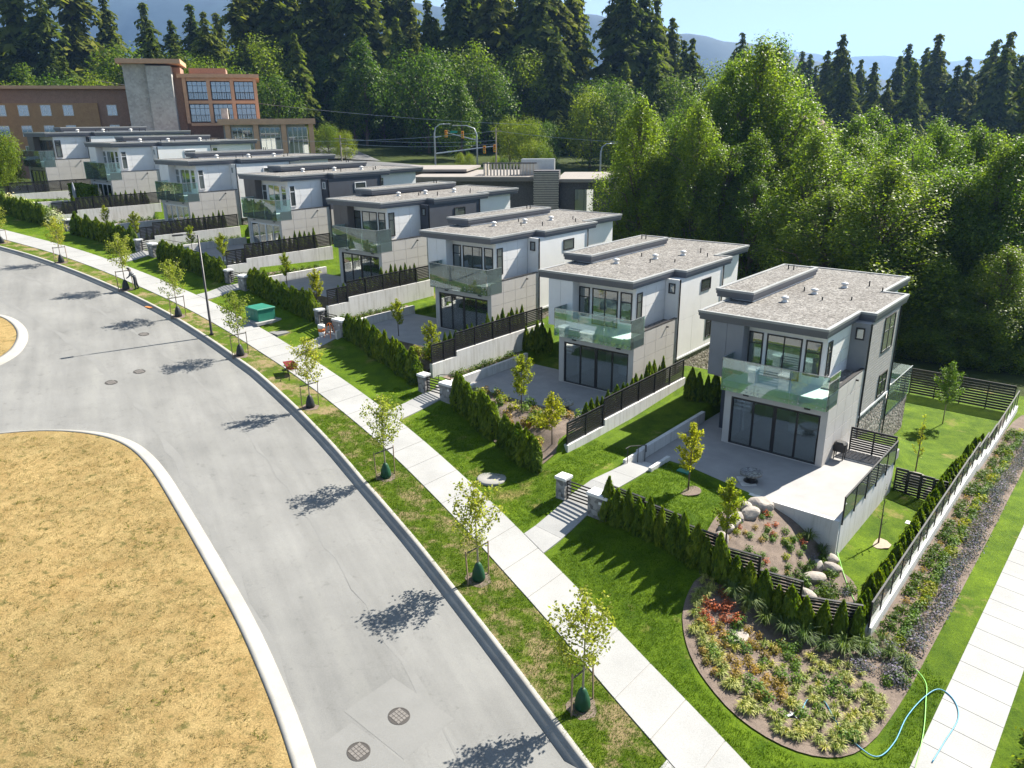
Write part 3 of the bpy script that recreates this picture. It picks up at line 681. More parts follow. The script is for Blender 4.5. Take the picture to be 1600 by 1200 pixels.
# boundary wall with railing on the right, stepping down to the rear
b = MB(); rr = []; bz = lambda v: LW(0, 12.95, v)[2]-ZP[0]
vv = [-10.4,-7.6,-4.8,-2.0,.8,3.6,6.4,9.2,12.0,14.8,17.6,20.4,23.0]
for i in range(len(vv)-1):
    z = max(bz(vv[i]), bz(vv[i+1]))+.50; b.box(12.85, vv[i], z-1.6, 13.07, vv[i+1]-.001, z+(.0015 if i % 2 else 0)); rr += runs(vv[i], vv[i+1], 2, lambda a: z)
tag(lot_mesh(0, b, 'boundary_wall', W['concrete']), 'long white boundary wall between the side lawn and the planted strip', 'wall')
guard(0, rr, 'long black railing along the top of the right boundary wall', 1.05, None, 12.96)
# front fence of the nearest lot, stepping down to the corner behind the cedars
def lerp2(t, P): return lerp(t, [p[0] for p in P], [p[1] for p in P])
HLN = [[(2.1,-11.95),(7.2,-12.3),(9.2,-12.0),(11.0,-11.7),(12.75,-10.9)], [(.6,-8.6),(5.22,-10.4),(8.75,-11.6)], [(-.2,-7.0),(8.6,-9.0)], [(-.9,-7.4),(7.9,-7.9)], [(.1,-8.46),(8.8,-7.6)], [(-.4,-8.4),(7.9,-6.7)], [(1.2,-9.6),(8.9,-8.3)], []]
h = HS[0]; ff = tag(empty('slat_fence', (h[0], h[1], ZP[0]), R(h[3])), 'stepped black slat fence behind the cedar row round the corner garden', 'fence')
us = [2.1,3.9,5.7,7.5,9.1,10.7,12.7]
for i in range(6):
    u0, u1 = us[i], us[i+1]; v0, v1 = lerp2(u0, HLN[0])+.42, lerp2(u1, HLN[0])+.42; z = LW(0, u1, v1)[2]-ZP[0]+.05; z = max(z, LW(0, u0, v0)[2]-ZP[0]-.25)
    L_ = math.hypot(u1-u0, v1-v0); an = math.atan2(v1-v0, u1-u0)
    def pc(name, x0, x1, t, z0, z1):
        o = ubox(name, W['black'], ff, 0, 0, 0, x1-x0, 2*t, z1-z0); o.rotation_euler = (0, 0, an)
        o.location = (u0+x0*math.cos(an)+t*math.sin(an), v0+x0*math.sin(an)-t*math.cos(an), z0)
    pc('post', 0, .08, .04, z-.3, z+1.28); pc('post', L_-.09, L_-.01, .04, z-.3, z+1.28)
    for k in range(9): pc('slat', .08, L_-.09, .012, z+.02+k*.138, z+.02+k*.138+.095)
    pc('top_rail', .0, L_-.01, .05, z+1.28, z+1.33)
# gates, pillars, paths
W['cap'] = mat('pillar_cap', (.62,.62,.61), (.54,.54,.53), 2, .7)
def pillar(n, u, v, wu, wv, hgt, label, number=None):
    p = LW(n, u, v); o = tag(empty('gate_pillar', (p[0], p[1], p[2]-.05), R(HS[n][3])), label, 'pillar', 'stone pillars at the garden gates')
    nb = 5; zz = 0
    for k in range(nb):
        hh = hgt/nb; x = -wu/2
        while x < wu/2-.02:
            x1 = min(wu/2, x+random.uniform(.18,.36)); x1 = wu/2 if wu/2-x1 < .1 else x1; d = random.uniform(0,.018)
            ubox('stone', W['pillar'], o, x+.004, -wv/2-d, zz+.004, x1-.004, wv/2+d, zz+hh-.004); x = x1
        zz += hh
    MB().box(-wu/2+.01, -wv/2+.01, -.3, wu/2-.01, wv/2-.01, hgt).build('core', W['pillar'], o)
    MB().bevbox(-wu/2-.06, -wv/2-.06, hgt, wu/2+.06, wv/2+.06, hgt+.13, .02).build('cap', W['cap'], o)
    if number: ubox('number_plate', W['cap'], o, wu*.1, -wv/2-.03, hgt*.72, wu*.1+.16, -wv/2-.022, hgt*.72+.12)
    return o
GATE = {0: ((-.35,-11.7,.5), (1.85,-11.95,.98)), 1: ((-2.2,-8.45,.5), (-.05,-8.5,1.05)), 2: ((-3.75,-6.75,.5), (-.95,-7.1,1.1)), 3: ((-3.45,-7.75,.5), (-1.25,-7.75,.9)), 4: ((-3.2,-8.75,.5), (-1.0,-8.5,.95)), 5: ((-1.9,-8.5,.7), None)}
for n, (a, c) in GATE.items():
    pillar(n, a[0], a[1], a[2], .5, 1.0, 'narrow grey stone pillar with pale cap at the gate of the '+NAME[n])
    if not c: continue
    pillar(n, c[0], c[1], c[2], .55, 1.05, 'wide grey stone pillar with pale cap at the gate of the '+NAME[n], True)
    g0, g1 = a[0]+a[2]/2+.03, c[0]-c[2]/2-.03; gv = (a[1]+c[1])/2; p = LW(n, g0, gv)
    gt = tag(empty('garden_gate', p, R(HS[n][3])), 'black barred metal gate between the stone pillars of the '+NAME[n], 'gate')
    L_ = g1-g0
    for x in (.0, L_-.05): ubox('stile', W['black'], gt, x, -.02, .05, x+.05, .02, .95)
    for k in range(5): ubox('bar', W['black'], gt, .05, -.012, .10+k*.17, L_-.05, .012, .17+k*.17)
    ubox('top_bar', W['black'], gt, 0, -.025, .95, L_, .025, 1.0)
    # path from the sidewalk through the gate to the steps
    x, y = LW(n, (g0+g1)/2, gv)[:2]
    ps = tag(empty('garden_path'), kind='structure')
    v = PF[n]-1.5; pe = None; u0, u1 = g0-.02, g1+.02; tu0, tu1 = PL[n]+.15, PL[n]+1.42
    while True:
        v2 = v-1.35
        def uu(vv): f = smo(gv+.3, PF[n]-1.6, vv); return u0+(tu0-u0)*f, u1+(tu1-u1)*f
        pts4 = [(uu(v2)[0], v2), (uu(v2)[1], v2), (uu(v)[1], v), (uu(v)[0], v)]
        wps = [LW(n, *q) for q in pts4]
        def clampd(p):
            s_, q_ = sq(p[0], p[1]); e_ = qr(s_)+.01
            if q_ < e_: x_, y_ = xy(s_, e_); return (x_, y_, zst(s_))
            return p
        c4 = [clampd(p) for p in wps]
        zc = [(p[0], p[1], p[2]+.045) for p in c4]
        b = MB().add([(x_, y_, z_-.25) for x_, y_, z_ in zc]+zc, [(0,1,5,4),(1,2,6,5),(2,3,7,6),(3,0,4,7),(4,5,6,7)]); b.build('slab', W['walk'], ps)
        if all(sq(p[0], p[1])[1] < qr(sq(p[0], p[1])[0])+.02 for p in wps[:2]): break
        v = v2-.012
        if v < -22: break
# fire tables on patios
W['dkstone'] = gravel_mat('fire_bowl_stone', [(.12,.12,.12),(.22,.22,.22),(.33,.33,.33)], 14, .6)
for n, u, v, lb in ((0, 5.6, -4.6, 'grey stone fire bowl on a short base on the nearest patio'), (1, 5.7, -5.0, 'round dark fire table on the patio of the second house')):
    p = LW(n, u, v, 0); t = tag(empty('fire_table', p), lb, 'fire table')
    MB().lathe([(.34,0),(.34,.06),(.24,.1),(.24,.28),(.36,.34)], n=20).build('base', W['black'], t); MB().lathe([(.36,.34),(.52,.40),(.54,.50),(.46,.54),(.40,.50)], n=24).build('bowl', W['dkstone'], t, True)
    ubox('plinth', W['concrete'], t, -.55, -.5, .004, .15, .5, .03)
p = LW(0, 8.0, .75, 0); t = tag(empty('covered_barbecue', p, R(-40)), 'small black covered barbecue standing by the terrace screen', 'barbecue')
MB().bevbox(-.3, -.25, .45, .3, .25, .95, .08).build('cover', W['black'], t)
for x in (-.22,.22):
    for y in (-.17,.17): ubox('leg', W['black'], t, x-.02, y-.02, 0, x+.02, y+.02, .46)
# ------------------------------------------------------------------ foliage builders
def leaves(P, N, size, aspect=1.0, spin=None):
    """one diamond-shaped leaf per point, facing N"""
    P = np.asarray(P); N = np.asarray(N)+1e-6; N = N/np.linalg.norm(N, axis=1)[:, None]; n = len(P)
    a = rng.normal(size=(n, 3)) if spin is None else np.asarray(spin)+rng.normal(size=(n, 3))*.25
    a -= N*(a*N).sum(1)[:, None]; a /= np.linalg.norm(a, axis=1)[:, None]+1e-9; b = np.cross(N, a)
    sz = np.broadcast_to(size, (n,))[:, None]*.5
    V = np.stack([P-a*sz*aspect, P-b*sz*.62+N*sz*.1, P+a*sz*aspect, P+b*sz*.62+N*sz*.1], 1).reshape(-1, 3)
    return V, np.arange(4*n).reshape(-1, 4)
def unit(n):
    v = rng.normal(size=(n, 3)); return v/np.linalg.norm(v, axis=1)[:, None]
L = {}
L['fir'] = leaf_mat('fir_needles', (.042,.062,.013), (.145,.165,.030), .38, .8, .05)
L['fir2'] = leaf_mat('cedar_needles', (.052,.078,.014), (.165,.190,.032), .40, .8, .05)
L['broad'] = leaf_mat('broad_leaves', (.028,.066,.007), (.125,.185,.016), .42)
L['poplar'] = leaf_mat('poplar_leaves', (.058,.108,.012), (.198,.258,.028), .58, .45, .2)
L['lime'] = leaf_mat('lime_leaves', (.085,.13,.010), (.21,.25,.018), .48)
L['maple'] = leaf_mat('maple_leaves', (.12,.155,.022), (.36,.37,.075), .5)
L['gold'] = leaf_mat('golden_leaves', (.135,.165,.012), (.36,.365,.030), .5)
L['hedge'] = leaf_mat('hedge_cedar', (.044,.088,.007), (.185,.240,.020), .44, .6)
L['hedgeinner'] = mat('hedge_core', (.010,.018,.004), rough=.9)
L['tuft'] = leaf_mat('variegated_blades', (.16,.20,.035), (.46,.45,.16), .3)
L['blade'] = leaf_mat('grass_blades', (.05,.09,.02), (.17,.22,.07), .3)
L['red'] = leaf_mat('red_leaves', (.20,.045,.020), (.45,.14,.06), .3)
L['orange'] = leaf_mat('orange_leaves', (.17,.11,.018), (.34,.24,.05), .3)
L['green'] = leaf_mat('shrub_leaves', (.04,.09,.012), (.15,.24,.03), .3)
L['lav'] = leaf_mat('lavender', (.06,.085,.045), (.25,.215,.33), .25, .7)
L['white'] = leaf_mat('white_blossom', (.25,.28,.08), (.75,.72,.55), .3)
def conifer(name, h, rad, m, seed, bare=.08, dens=1.0, droop=.35):
    global rng; rng = np.random.default_rng(seed); Vs = []; P = []; N = []; S = []; A = []
    z = bare*h
    while z < h*.985:
        f = (z/h-bare)/(1-bare); r = rad*(1-f)**.7*rng.uniform(.45, 1.35)*min(1, .45+f*5)+.15
        nb = int(5+4*(1-f)); off = rng.uniform(0, 6.28)
        for k in range(nb):
            if rng.random() < .2: continue
            az = off+6.283*k/nb+rng.uniform(-.3, .3); rr = r*rng.uniform(.7, 1.1); d = np.array([math.cos(az), math.sin(az), 0])
            ns = max(2, int(rr/(.55)*dens))
            for i in range(ns):
                t = (i+.6)/ns; base = d*rr*t+np.array([0, 0, z-droop*rr*t*t+.08*rr])
                for sgn in (-1, 1):
                    side = np.array([-d[1], d[0], 0])*sgn; wd = rr*.30*(1.15-t)+.18
                    P.append(base+side*wd*.55+rng.normal(size=3)*.08); N.append(np.array([0, 0, 1])+side*.55+rng.normal(size=3)*.35+d*.3); S.append(wd*1.7+.35); A.append(d*.7+side*.7+np.array([0, 0, -.45]))
                P.append(base+np.array([0, 0, -.25])); N.append(d*.8+rng.normal(size=3)*.5); S.append(.9); A.append(np.array([0, 0, -1.])+d*.4)
        z += h*.024*rng.uniform(.8, 1.2)/dens**.5
    V, F = leaves(np.array(P), np.array(N), np.array(S), 1.15, np.array(A))
    crown = np_mesh(name+'_crown', V, F, m)
    tr = MB().tube([(0,0,-2),(0,0,h*.3),(.1,.05,h*.7),(0,0,h*.98)], [h*.014,h*.011,h*.006,.03], 7).mesh(name+'_trunk', W['bark'], True)
    return tr, crown
def broadleaf(name, h, rad, m, seed, nblob=40, nleaf=9000, leaf=.34, base=.18, shape='round', upright=.3):
    global rng; rng = np.random.default_rng(seed); tb = MB(); bl = []
    tb.tube([(0,0,-1.5),(0,0,h*.15),(rad*.04,0,h*.45),(0,rad*.05,h*.8)], [h*.018,h*.015,h*.010,h*.003], 7)
    for k in range(nblob):
        f = (k+.5)/nblob; z = h*(base+(1-base)*f**.9)*.97
        if shape == 'round': env = math.sqrt(max(.02, 1-((f-.45)/.58)**2))
        elif shape == 'flame': env = max(.10, (1-f)**.65*min(1, .5+f*2.2))
        else: env = max(.12, min(1, f*3+.4)*(1-f**3)**.8)
        az = k*2.4+rng.uniform(-.5, .5); rr = rad*env*rng.uniform(.30, 1.05); br = rad*rng.uniform(.18, .44)*(.6+.5*env)*(1 if nblob < 100 else .62)
        c = np.array([math.cos(az)*rr, math.sin(az)*rr, z]); bl.append((c, br))
        if k % 3 == 0: tb.tube([(0,0,max(h*.1, z-rr*1.1-.1*h)), tuple(c*np.array([.5,.5,1])-np.array([0,0,rr*.3])), tuple(c)], [h*.006,h*.004,.02], 5)
    wts = np.array([b[1]**2 for b in bl]); cnt = (wts/wts.sum()*nleaf).astype(int); P = []; N = []
    for (c, br), n in zip(bl, cnt):
        if n < 3: continue
        u = unit(n); r = br*(rng.random(n)**.35)[:, None]*rng.uniform(.75, 1.2, (n, 1)); sc_ = np.array([1, 1, 1.0+upright])
        P.append(c+u*r*sc_); N.append(u+np.array([0, 0, .55])+rng.normal(size=(n, 3))*.5)
    P = np.concatenate(P); N = np.concatenate(N)
    V, F = leaves(P, N, rng.uniform(.7, 1.3, len(P))*leaf)
    return tb.mesh(name+'_trunk', W['bark'], True), np_mesh(name+'_crown', V, F, m)
def tree(name, proto, loc, s, rz, label, group, cat='tree', sz=None):
    o = empty(name, loc, rz); o.scale = (s, s, s if sz is None else sz); tag(o, label, cat, group)
    inst('trunk', proto[0], o); inst('crown', proto[1], o); return o
FIR = [conifer('fir', 30, 7.4, L['fir'], 11, .10), conifer('fir', 30, 6.2, L['fir'], 12, .16, droop=.25), conifer('fir', 30, 8.6, L['fir'], 13, .05, droop=.45), conifer('fir', 30, 7.4, L['fir2'], 14, .03, 1.1, .5), conifer('fir', 30, 5.6, L['fir'], 15, .30)]
BRO = [broadleaf('broadleaf', 16, 6.5, L['broad'], 21, 46, 8500, .42), broadleaf('broadleaf', 16, 5.2, L['broad'], 22, 40, 7500, .42, shape='flame'), broadleaf('broadleaf', 16, 6.0, L['lime'], 23, 42, 7500, .40), broadleaf('broadleaf', 16, 7, L['broad'], 24, 50, 8500, .45)]
POP = [broadleaf('poplar', 20, 4.6, L['poplar'], 31+i, 150, 34000, .20, .02, 'round' if i == 1 else 'col', .7) for i in range(4)]
# far forest: individual trees, placed row behind row (x, y) on the rising ground
def gz(x, y): return Zt(x, y)
def elev(px_x, Y): return px_x
NB = 0
forest = []
def back_tree(x, y, proto, s, kind, lab, sz=None):
    global NB; NB += 1
    tree('conifer_tree' if kind == 'fir' else 'leafy_tree', proto, (x, y, gz(x, y)-.5), s, random.uniform(0, 6.28), lab, 'trees of the forest behind the houses', sz=sz)
rf = random.Random(5)
FL = ['tall dark fir standing in the forest behind the street lights', 'narrow dark conifer in the forest behind the houses', 'broad drooping conifer in the forest behind the houses', 'olive green cedar in the forest behind the houses', 'bare-stemmed tall fir in the forest behind the houses']
# tall conifers that break the skyline: (angle x at 1 m, distance, height)
SK = [(-.515,215,47,2),(-.475,222,37,1),(-.43,232,36,1),(-.40,236,32,0),(-.375,235,36,1),(-.345,228,33,1),(-.315,205,40,2),(-.30,214,44,0),(-.275,210,44,4),(-.255,214,40,2),(-.235,208,45,0),(-.21,212,46,1),(-.185,205,44,2),(-.165,210,43,0),(-.14,225,44,2),(-.120,222,41,1),(-.095,208,34,1),(-.085,230,32,0),(-.06,205,42,0),(-.045,212,45,2),(-.02,205,44,4),(.0,215,40,1),(.018,208,41,4),(.035,200,43,0),(.05,206,42,2),(.075,212,41,0),(.085,222,38,1),(.125,212,40,2),(.14,206,44,0),(.16,210,42,4),(.175,215,38,1),(.195,220,34,0),(.21,226,29,1),
                           (-.55,205,38,2),(-.58,210,46,0),(-.61,215,36,1),(-.64,200,32,3),(-.68,205,38,0),(-.72,200,34,2)]
for k, (ang, Y, hgt, pk) in enumerate(sorted(SK)):
    x = ang*Y; back_tree(x, Y, FIR[pk], hgt/30, 'fir', nth(k)+' tall conifer from the left in the forest behind the houses')
for k in range(46):      # shorter mixed trees that close the gaps low down
    ang = -.70+.021*k+rf.uniform(-.008,.008); Y = rf.uniform(178, 200); x = ang*Y
    if rf.random() < .35: p = rf.choice((0,2,3)); back_tree(x, Y, FIR[p], rf.uniform(20,29)/30, 'fir', nth(k)+' tree from the left along the forest edge, a small conifer')
    else: p = rf.randrange(4); back_tree(x, Y, BRO[p], rf.uniform(14,22)/16, 'leafy', nth(k)+' tree from the left along the forest edge, leafy')
JT = [(-.36,176,17,2),(-.335,178,15,0),(-.40,180,18,2),(-.43,182,17,0),(-.46,178,16,3),(-.06,160,15,1),(.0,158,9,2),(.025,155,9.5,2),(.045,158,9,0),(-.10,172,20,0),(.10,165,15,2),(.13,168,17,0),(.155,160,12,2),(-.245,150,6,2),(-.225,152,6.5,2),(-.205,150,5.5,2),(-.05,148,3.2,2),(-.062,149,3,2),(-.018,147,3.4,2),(-.008,146,3.2,0),(.04,147,6,2),(.028,148,6.5,2),(-.50,160,17,2),(-.55,165,18,0),(-.60,158,16,2),(-.66,160,17,3)]
for k, (ang, Y, hgt, p) in enumerate(sorted(JT)):
    back_tree(ang*Y, Y, BRO[p], hgt/16, 'leafy', nth(k)+' leafy tree from the left in the row before the forest')
# distant conifers on the right skyline
for k in range(40):
    ang = .27+.0105*k+rf.uniform(-.004,.004); Y = rf.uniform(215, 300); x = ang*Y; p = rf.choice((0,1,2,3)); top = 18+Y*(.070+.016*math.sin(k*1.7)+.012*math.sin(k*.6+1)+.012*rf.random())
    z = gz(x, Y); back_tree(x, Y, FIR[p], (top-z)/30*.97, 'fir', nth(k)+' distant conifer from the left on the right-hand skyline')
for k, (ang, Y, hgt) in enumerate(((.585,240,22),(.60,230,24),(.655,150,26),(.675,155,30))): back_tree(ang*Y, Y, FIR[2], (18+Y*(hgt*.0043)-gz(ang*Y,Y))/30, 'fir', nth(k)+' from the left of the four layered firs at the right edge')
# big poplars and alders in the ravine behind the nearest houses
def ravine(x, y, top, pk, sc_=None, lab=''):
    z = gz(x, y)-.4; s = (top-z)/20
    tree('poplar_tree', POP[pk], (x, y, z), (min(s, 1.15) if sc_ is None else sc_)*rf.uniform(1.0, 1.4), rf.uniform(0, 6.28), lab, 'poplars in the ravine behind the houses', sz=s)
for k, (ang, Y, py) in enumerate([(.150,98,235),(.175,92,225),(.205,96,185),(.225,104,160),(.25,98,140),(.27,92,115),(.285,104,100),(.305,95,82),(.325,100,85),(.345,92,150),(.355,108,190),(.375,98,205),(.395,92,215),(.41,104,185),(.43,94,165),(.45,100,155),(.47,93,200),(.49,100,205),(.51,94,190),(.53,102,170),(.55,95,180),(.575,100,205),(.595,94,215),(.615,98,215),(.635,90,220),(.655,95,235),(.68,90,230)]):
    ravine(ang*Y, Y, 18+Y*(192-py-(22 if ang > .36 else 0))/1150, rf.randrange(4), None, nth(k)+' poplar from the left in the tall back row behind the houses')
for k, (ang, Y, py) in enumerate(sorted([(.30,80,300),(.335,82,285),(.37,80,280),(.40,78,300),(.435,80,290),(.47,76,300),(.505,78,300),(.54,74,300),(.575,76,310),(.61,72,310),(.645,74,320),(.68,70,330),(.265,84,300),(.23,86,310),(.20,88,320)])):
    Y += rf.uniform(-7, 5); ravine((ang+rf.uniform(-.012,.012))*Y, Y, 18+Y*(192-rf.uniform(205,300))/1150, rf.randrange(4), rf.uniform(.8, 1.15), nth(k)+' poplar from the left in the middle row behind the houses')
for k in range(22):
    a_ = .165+.0245*k+rf.uniform(-.006,.006); Y = rf.uniform(84, 92); ravine(a_*Y, Y, 18+Y*(192-(rf.uniform(195,260) if a_ > .33 else rf.uniform(150,240)))/1150, rf.choice((0,2,3,3)), rf.uniform(.75, 1.0), nth(k)+' slim poplar from the left between the tall rows behind the houses')
for k in range(16):
    a_ = .47+.014*k; Y = 68+rf.uniform(-1.5, 1.5)-k*.35; ravine(a_*Y, Y, 18+Y*(192-rf.uniform(360,460))/1150, rf.randrange(4), .75, nth(k)+' low poplar from the left behind the nearest rear lawn')

# ------------------------------------------------------------------ young trees, hedges, plants
def young(name, h, rad, m, seed, nleaf, leaf, stem, bark='palebark', shape='round', nb=14):
    global rng; rng = np.random.default_rng(seed); tb = MB()
    lean = rng.normal(size=2)*.05
    tb.tube([(0,0,-.1),(lean[0]*.3,lean[1]*.3,stem),(lean[0],lean[1],h*.72),(lean[0]*1.3,lean[1]*1.3,h*.96)], [.04,.034,.018,.006], 6); P = []; N = []
    for k in range(nb):
        f = (k+.5)/nb; z0 = stem+(h*.80-stem)*f; az = k*2.4+rng.uniform(-.6,.6)
        env = math.sqrt(max(.05, 1-((f-.38)/.72)**2)) if shape == 'round' else max(.25, 1-f*.8)
        ln_ = rad*env*rng.uniform(.7,1.15); up = rng.uniform(.5, 1.1)*ln_+.1
        d = np.array([math.cos(az), math.sin(az), 0]); p0 = np.array([lean[0]*z0/h, lean[1]*z0/h, z0]); p1 = p0+d*ln_*.55+np.array([0,0,up*.4]); p2 = p0+d*ln_+np.array([0,0,up])
        tb.tube([tuple(p0), tuple(p1), tuple(p2)], [.014,.009,.004], 4)
        n = int(nleaf/nb); t = rng.uniform(.25, 1.08, n)[:, None]
        q = np.where(t < .55, p0+(p1-p0)*t/.55, p1+(p2-p1)*(t-.55)/.45); P.append(q+rng.normal(size=(n,3))*rad*.13); N.append(unit(n)+np.array([0,0,.6]))
    n = int(nleaf*.14); zt = rng.uniform(h*.72, h*1.0, n); P.append(np.stack([lean[0]+rng.normal(size=n)*.12*rad/.9, lean[1]+rng.normal(size=n)*.12*rad/.9, zt], 1)); N.append(unit(n)+np.array([0,0,.4]))
    P = np.concatenate(P); N = np.concatenate(N); V, F = leaves(P, N, rng.uniform(.7,1.3,len(P))*leaf)
    return tb.mesh(name+'_trunk', W[bark], True), np_mesh(name+'_crown', V, F, m)
YM = [young('street_tree', 4.3, .95, L['maple'], 41+i, 1500, .125, 1.45) for i in range(4)]
YG = [young('garden_tree', 3.2, .55, L['gold'], 51+i, 1900, .11, .9, 'bark') for i in range(3)]
bag_me = MB().lathe([(.30,0),(.33,.12),(.28,.42),(.17,.72),(.10,.82),(.05,.84)], n=14).mesh('water_bag', mat('green_bag', (.012,.07,.03), (.008,.045,.02), 6, .5), True)
dark_bag = bag_me.copy(); dark_bag.materials[0] = mat('dark_bag', (.03,.035,.035), (.02,.022,.022), 6, .5)
stake_me = MB().box(-.022,-.022,-.2,.022,.022,1.5).mesh('stake', mat('timber_stake', (.30,.21,.14), (.22,.155,.10), 8, .85))
strap_me = MB().box(-.55,-.012,-.03,.55,.012,.03).mesh('strap', mat('tie_strap', (.10,.09,.07), rough=.8))
def disc(name, x, y, r, m, zo=.02, parent=None, zf=None, n=18):
    zf = zf or (lambda a, b: Zt(a, b)); rs = [r*random.uniform(.9,1.1) for _ in range(n)]
    return MB().add([(x, y, zf(x, y)+zo+.008)]+[(x+rs[i]*math.cos(6.283*i/n), y+rs[i]*math.sin(6.283*i/n), zf(x+rs[i]*math.cos(6.283*i/n), y+rs[i]*math.sin(6.283*i/n))+zo) for i in range(n)], [(0, 1+i, 1+(i+1) % n) for i in range(n)]).build(name, m, parent, True)
STR = [(-45.99,70.06),(-38.31,65.52),(-30.41,60.01),(-24.35,54.94),(-17.84,48.56),(-11.49,41.06),(-6.10,33.55),(-1.39,26.12),(2.15,20.01),(6.1,12.6)]
STL = ['young street tree at the far left edge of the verge','young street tree with three stakes near the hedge of the seventh house','young street tree where the worker bends over its watering bag','yellowish young street tree left of the lamp post','young street tree between the lamp post and the green utility box','young street tree beside the red wheelbarrow on the verge','young street tree with green bag opposite the second house gate','young street tree with green bag opposite the nearest garden gate','nearest young street tree with a green bag, close to the corner','young street tree just outside the bottom edge of the picture']
for i, (x, y) in enumerate(STR):
    z = zst(sq(x, y)[0]); s_ = [.80,.9,1.02,.98,1.0,.96,.97,1.0,1.0,1.05][i]
    t = tree('street_tree', YM[i % 4], (x, y, z), s_, i*1.3, STL[i], 'young street trees on the verge')
    inst('water_bag', bag_me if i >= 6 else dark_bag, t, (0, 0, 0), (0, 0, i), (.82, .82, .9))
    for k, dx in enumerate((-.55, .55)): inst('stake', stake_me, t, (dx*math.cos(.8-i*1.3), dx*math.sin(.8-i*1.3), 0), (random.uniform(-.04,.04), random.uniform(-.04,.04), 0), (1, 1, 1 if i < 8 else 1.1))
    inst('strap', strap_me, t, (0, 0, 1.42), (0, 0, .8-i*1.3))
    ca_, sa_ = math.cos(i*1.3), math.sin(i*1.3)
    disc('mulch_ring', 0, 0, .5, W['mulch'], .006, t, lambda a, b: (zst(sq(x+s_*(a*ca_-b*sa_), y+s_*(a*sa_+b*ca_))[0])-z)/s_)
    inst('planting_board', strap_me, t, (0,-.0,.03), (0,0,.8-i*1.3+1.57), (.5,1,1)) if False else None
GT = [(0,4.0,-7.9,1.05,0,'bright yellow-green young tree standing on the nearest lawn'),(0,7.3,-10.9,1.05,1,'yellow-leaved young tree at the edge of the boulder bed'),(1,4.6,-7.6,1.05,0,'golden young tree at the edge of the second house patio'),(1,8.2,-9.6,.9,2,'golden young tree at the slat fence end by the second house hedge'),(2,8.2,-7.3,.92,1,'golden young tree near the third house fence by the stone pillar'),(2,2.9,-5.2,.8,2,'small golden tree on the third house patio edge'),(3,6.7,-6.6,.95,0,'golden young tree behind the fourth house hedge near the orange gear'),(3,1.3,-5.5,.85,1,'small golden tree on the fourth house patio edge'),(4,6.3,-6.0,.9,2,'golden young tree behind the fifth house hedge by the lamp post'),(4,.5,-5.7,.7,0,'small golden tree on the fifth house patio edge'),(5,6.7,-5.8,.9,1,'golden young tree behind the sixth house hedge'),(5,-1.0,-5.2,.7,2,'small golden tree left in the sixth house garden')]
for n, u, v, s_, k, lb in GT:
    p = LW(n, u, v); t = tree('garden_tree', YG[k], p, s_, u*2.0, lb, 'young golden garden trees')
    if n == 0 and u < 5: disc('mulch_ring', 0, 0, .55, W['mulch'], .012, t, lambda a, b: 0)
rt = young('rear_tree', 4.4, .75, L['green'], 61, 2600, .12, 1.3, 'palebark', 'round', 18)
p = LW(0, 9.6, 17.5); tree('garden_tree', rt, p, 1.0, 0, 'dense oval green young tree on the rear lawn', None)
th = young('thin_tree', 3.6, .35, L['gold'], 62, 420, .09, 1.0, 'bark', 'cone', 9)
th2 = young('thin_tree', 2.9, .25, L['green'], 63, 60, .08, .8, 'bark', 'cone', 7)
p = LW(0, 10.75, 5.2); tree('garden_tree', th, p, 1.0, 0, 'thin sparse sapling in front of the slat fence on the side lawn', None)
p = LW(0, 11.3, -3.2); t = tree('garden_tree', th2, p, 1.0, 0, 'bare slender sapling in a pale mulch circle on the side lawn', None)
disc('mulch_ring', 0, 0, .5, mat('pale_mulch', (.42,.34,.25), (.3,.24,.18), 8, .95), .015, t, lambda a, b: 0)
# cedar hedging
def cedar(seed, h, r):
    global rng; rng = np.random.default_rng(seed); n = 900; f = rng.random(n)**.8
    prof = np.interp(f, [0,.12,.45,.75,1], [.72,.95,.9,.55,.06]); az = rng.uniform(0, 6.283, n); rr = r*prof*rng.uniform(.82, 1.10, n)*(1+.14*np.sin(az*3+f*7+seed))
    P = np.stack([np.cos(az)*rr, np.sin(az)*rr, f*h], 1); N = np.stack([np.cos(az), np.sin(az), np.full(n, .35)], 1)+rng.normal(size=(n, 3))*.35
    V, F = leaves(P, N, rng.uniform(.10, .20, n), 1.4, np.tile([0, 0, 1.], (n, 1)))
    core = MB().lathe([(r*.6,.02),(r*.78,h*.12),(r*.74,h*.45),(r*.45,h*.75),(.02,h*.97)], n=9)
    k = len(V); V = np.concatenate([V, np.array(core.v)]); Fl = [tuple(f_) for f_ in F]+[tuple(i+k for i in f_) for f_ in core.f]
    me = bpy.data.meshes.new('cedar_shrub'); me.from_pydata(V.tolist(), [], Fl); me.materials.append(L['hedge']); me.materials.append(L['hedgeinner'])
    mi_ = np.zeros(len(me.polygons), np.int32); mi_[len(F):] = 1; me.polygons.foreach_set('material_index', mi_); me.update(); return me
CED = [cedar(71+i, 1.0, .24+.02*i) for i in range(5)]
def cedar_at(n, u, v, h, label, group, wd=1.0):
    p = LW(n, u, v); inst_ = inst('cedar_shrub', random.choice(CED), None, (p[0], p[1], p[2]-.03), (random.uniform(-.04,.04), random.uniform(-.04,.04), random.uniform(0, 6.28)), (wd*random.uniform(.9,1.35),)*2+(h*random.uniform(.82,1.15),))
    return tag(inst_, label, 'hedge shrub', group)
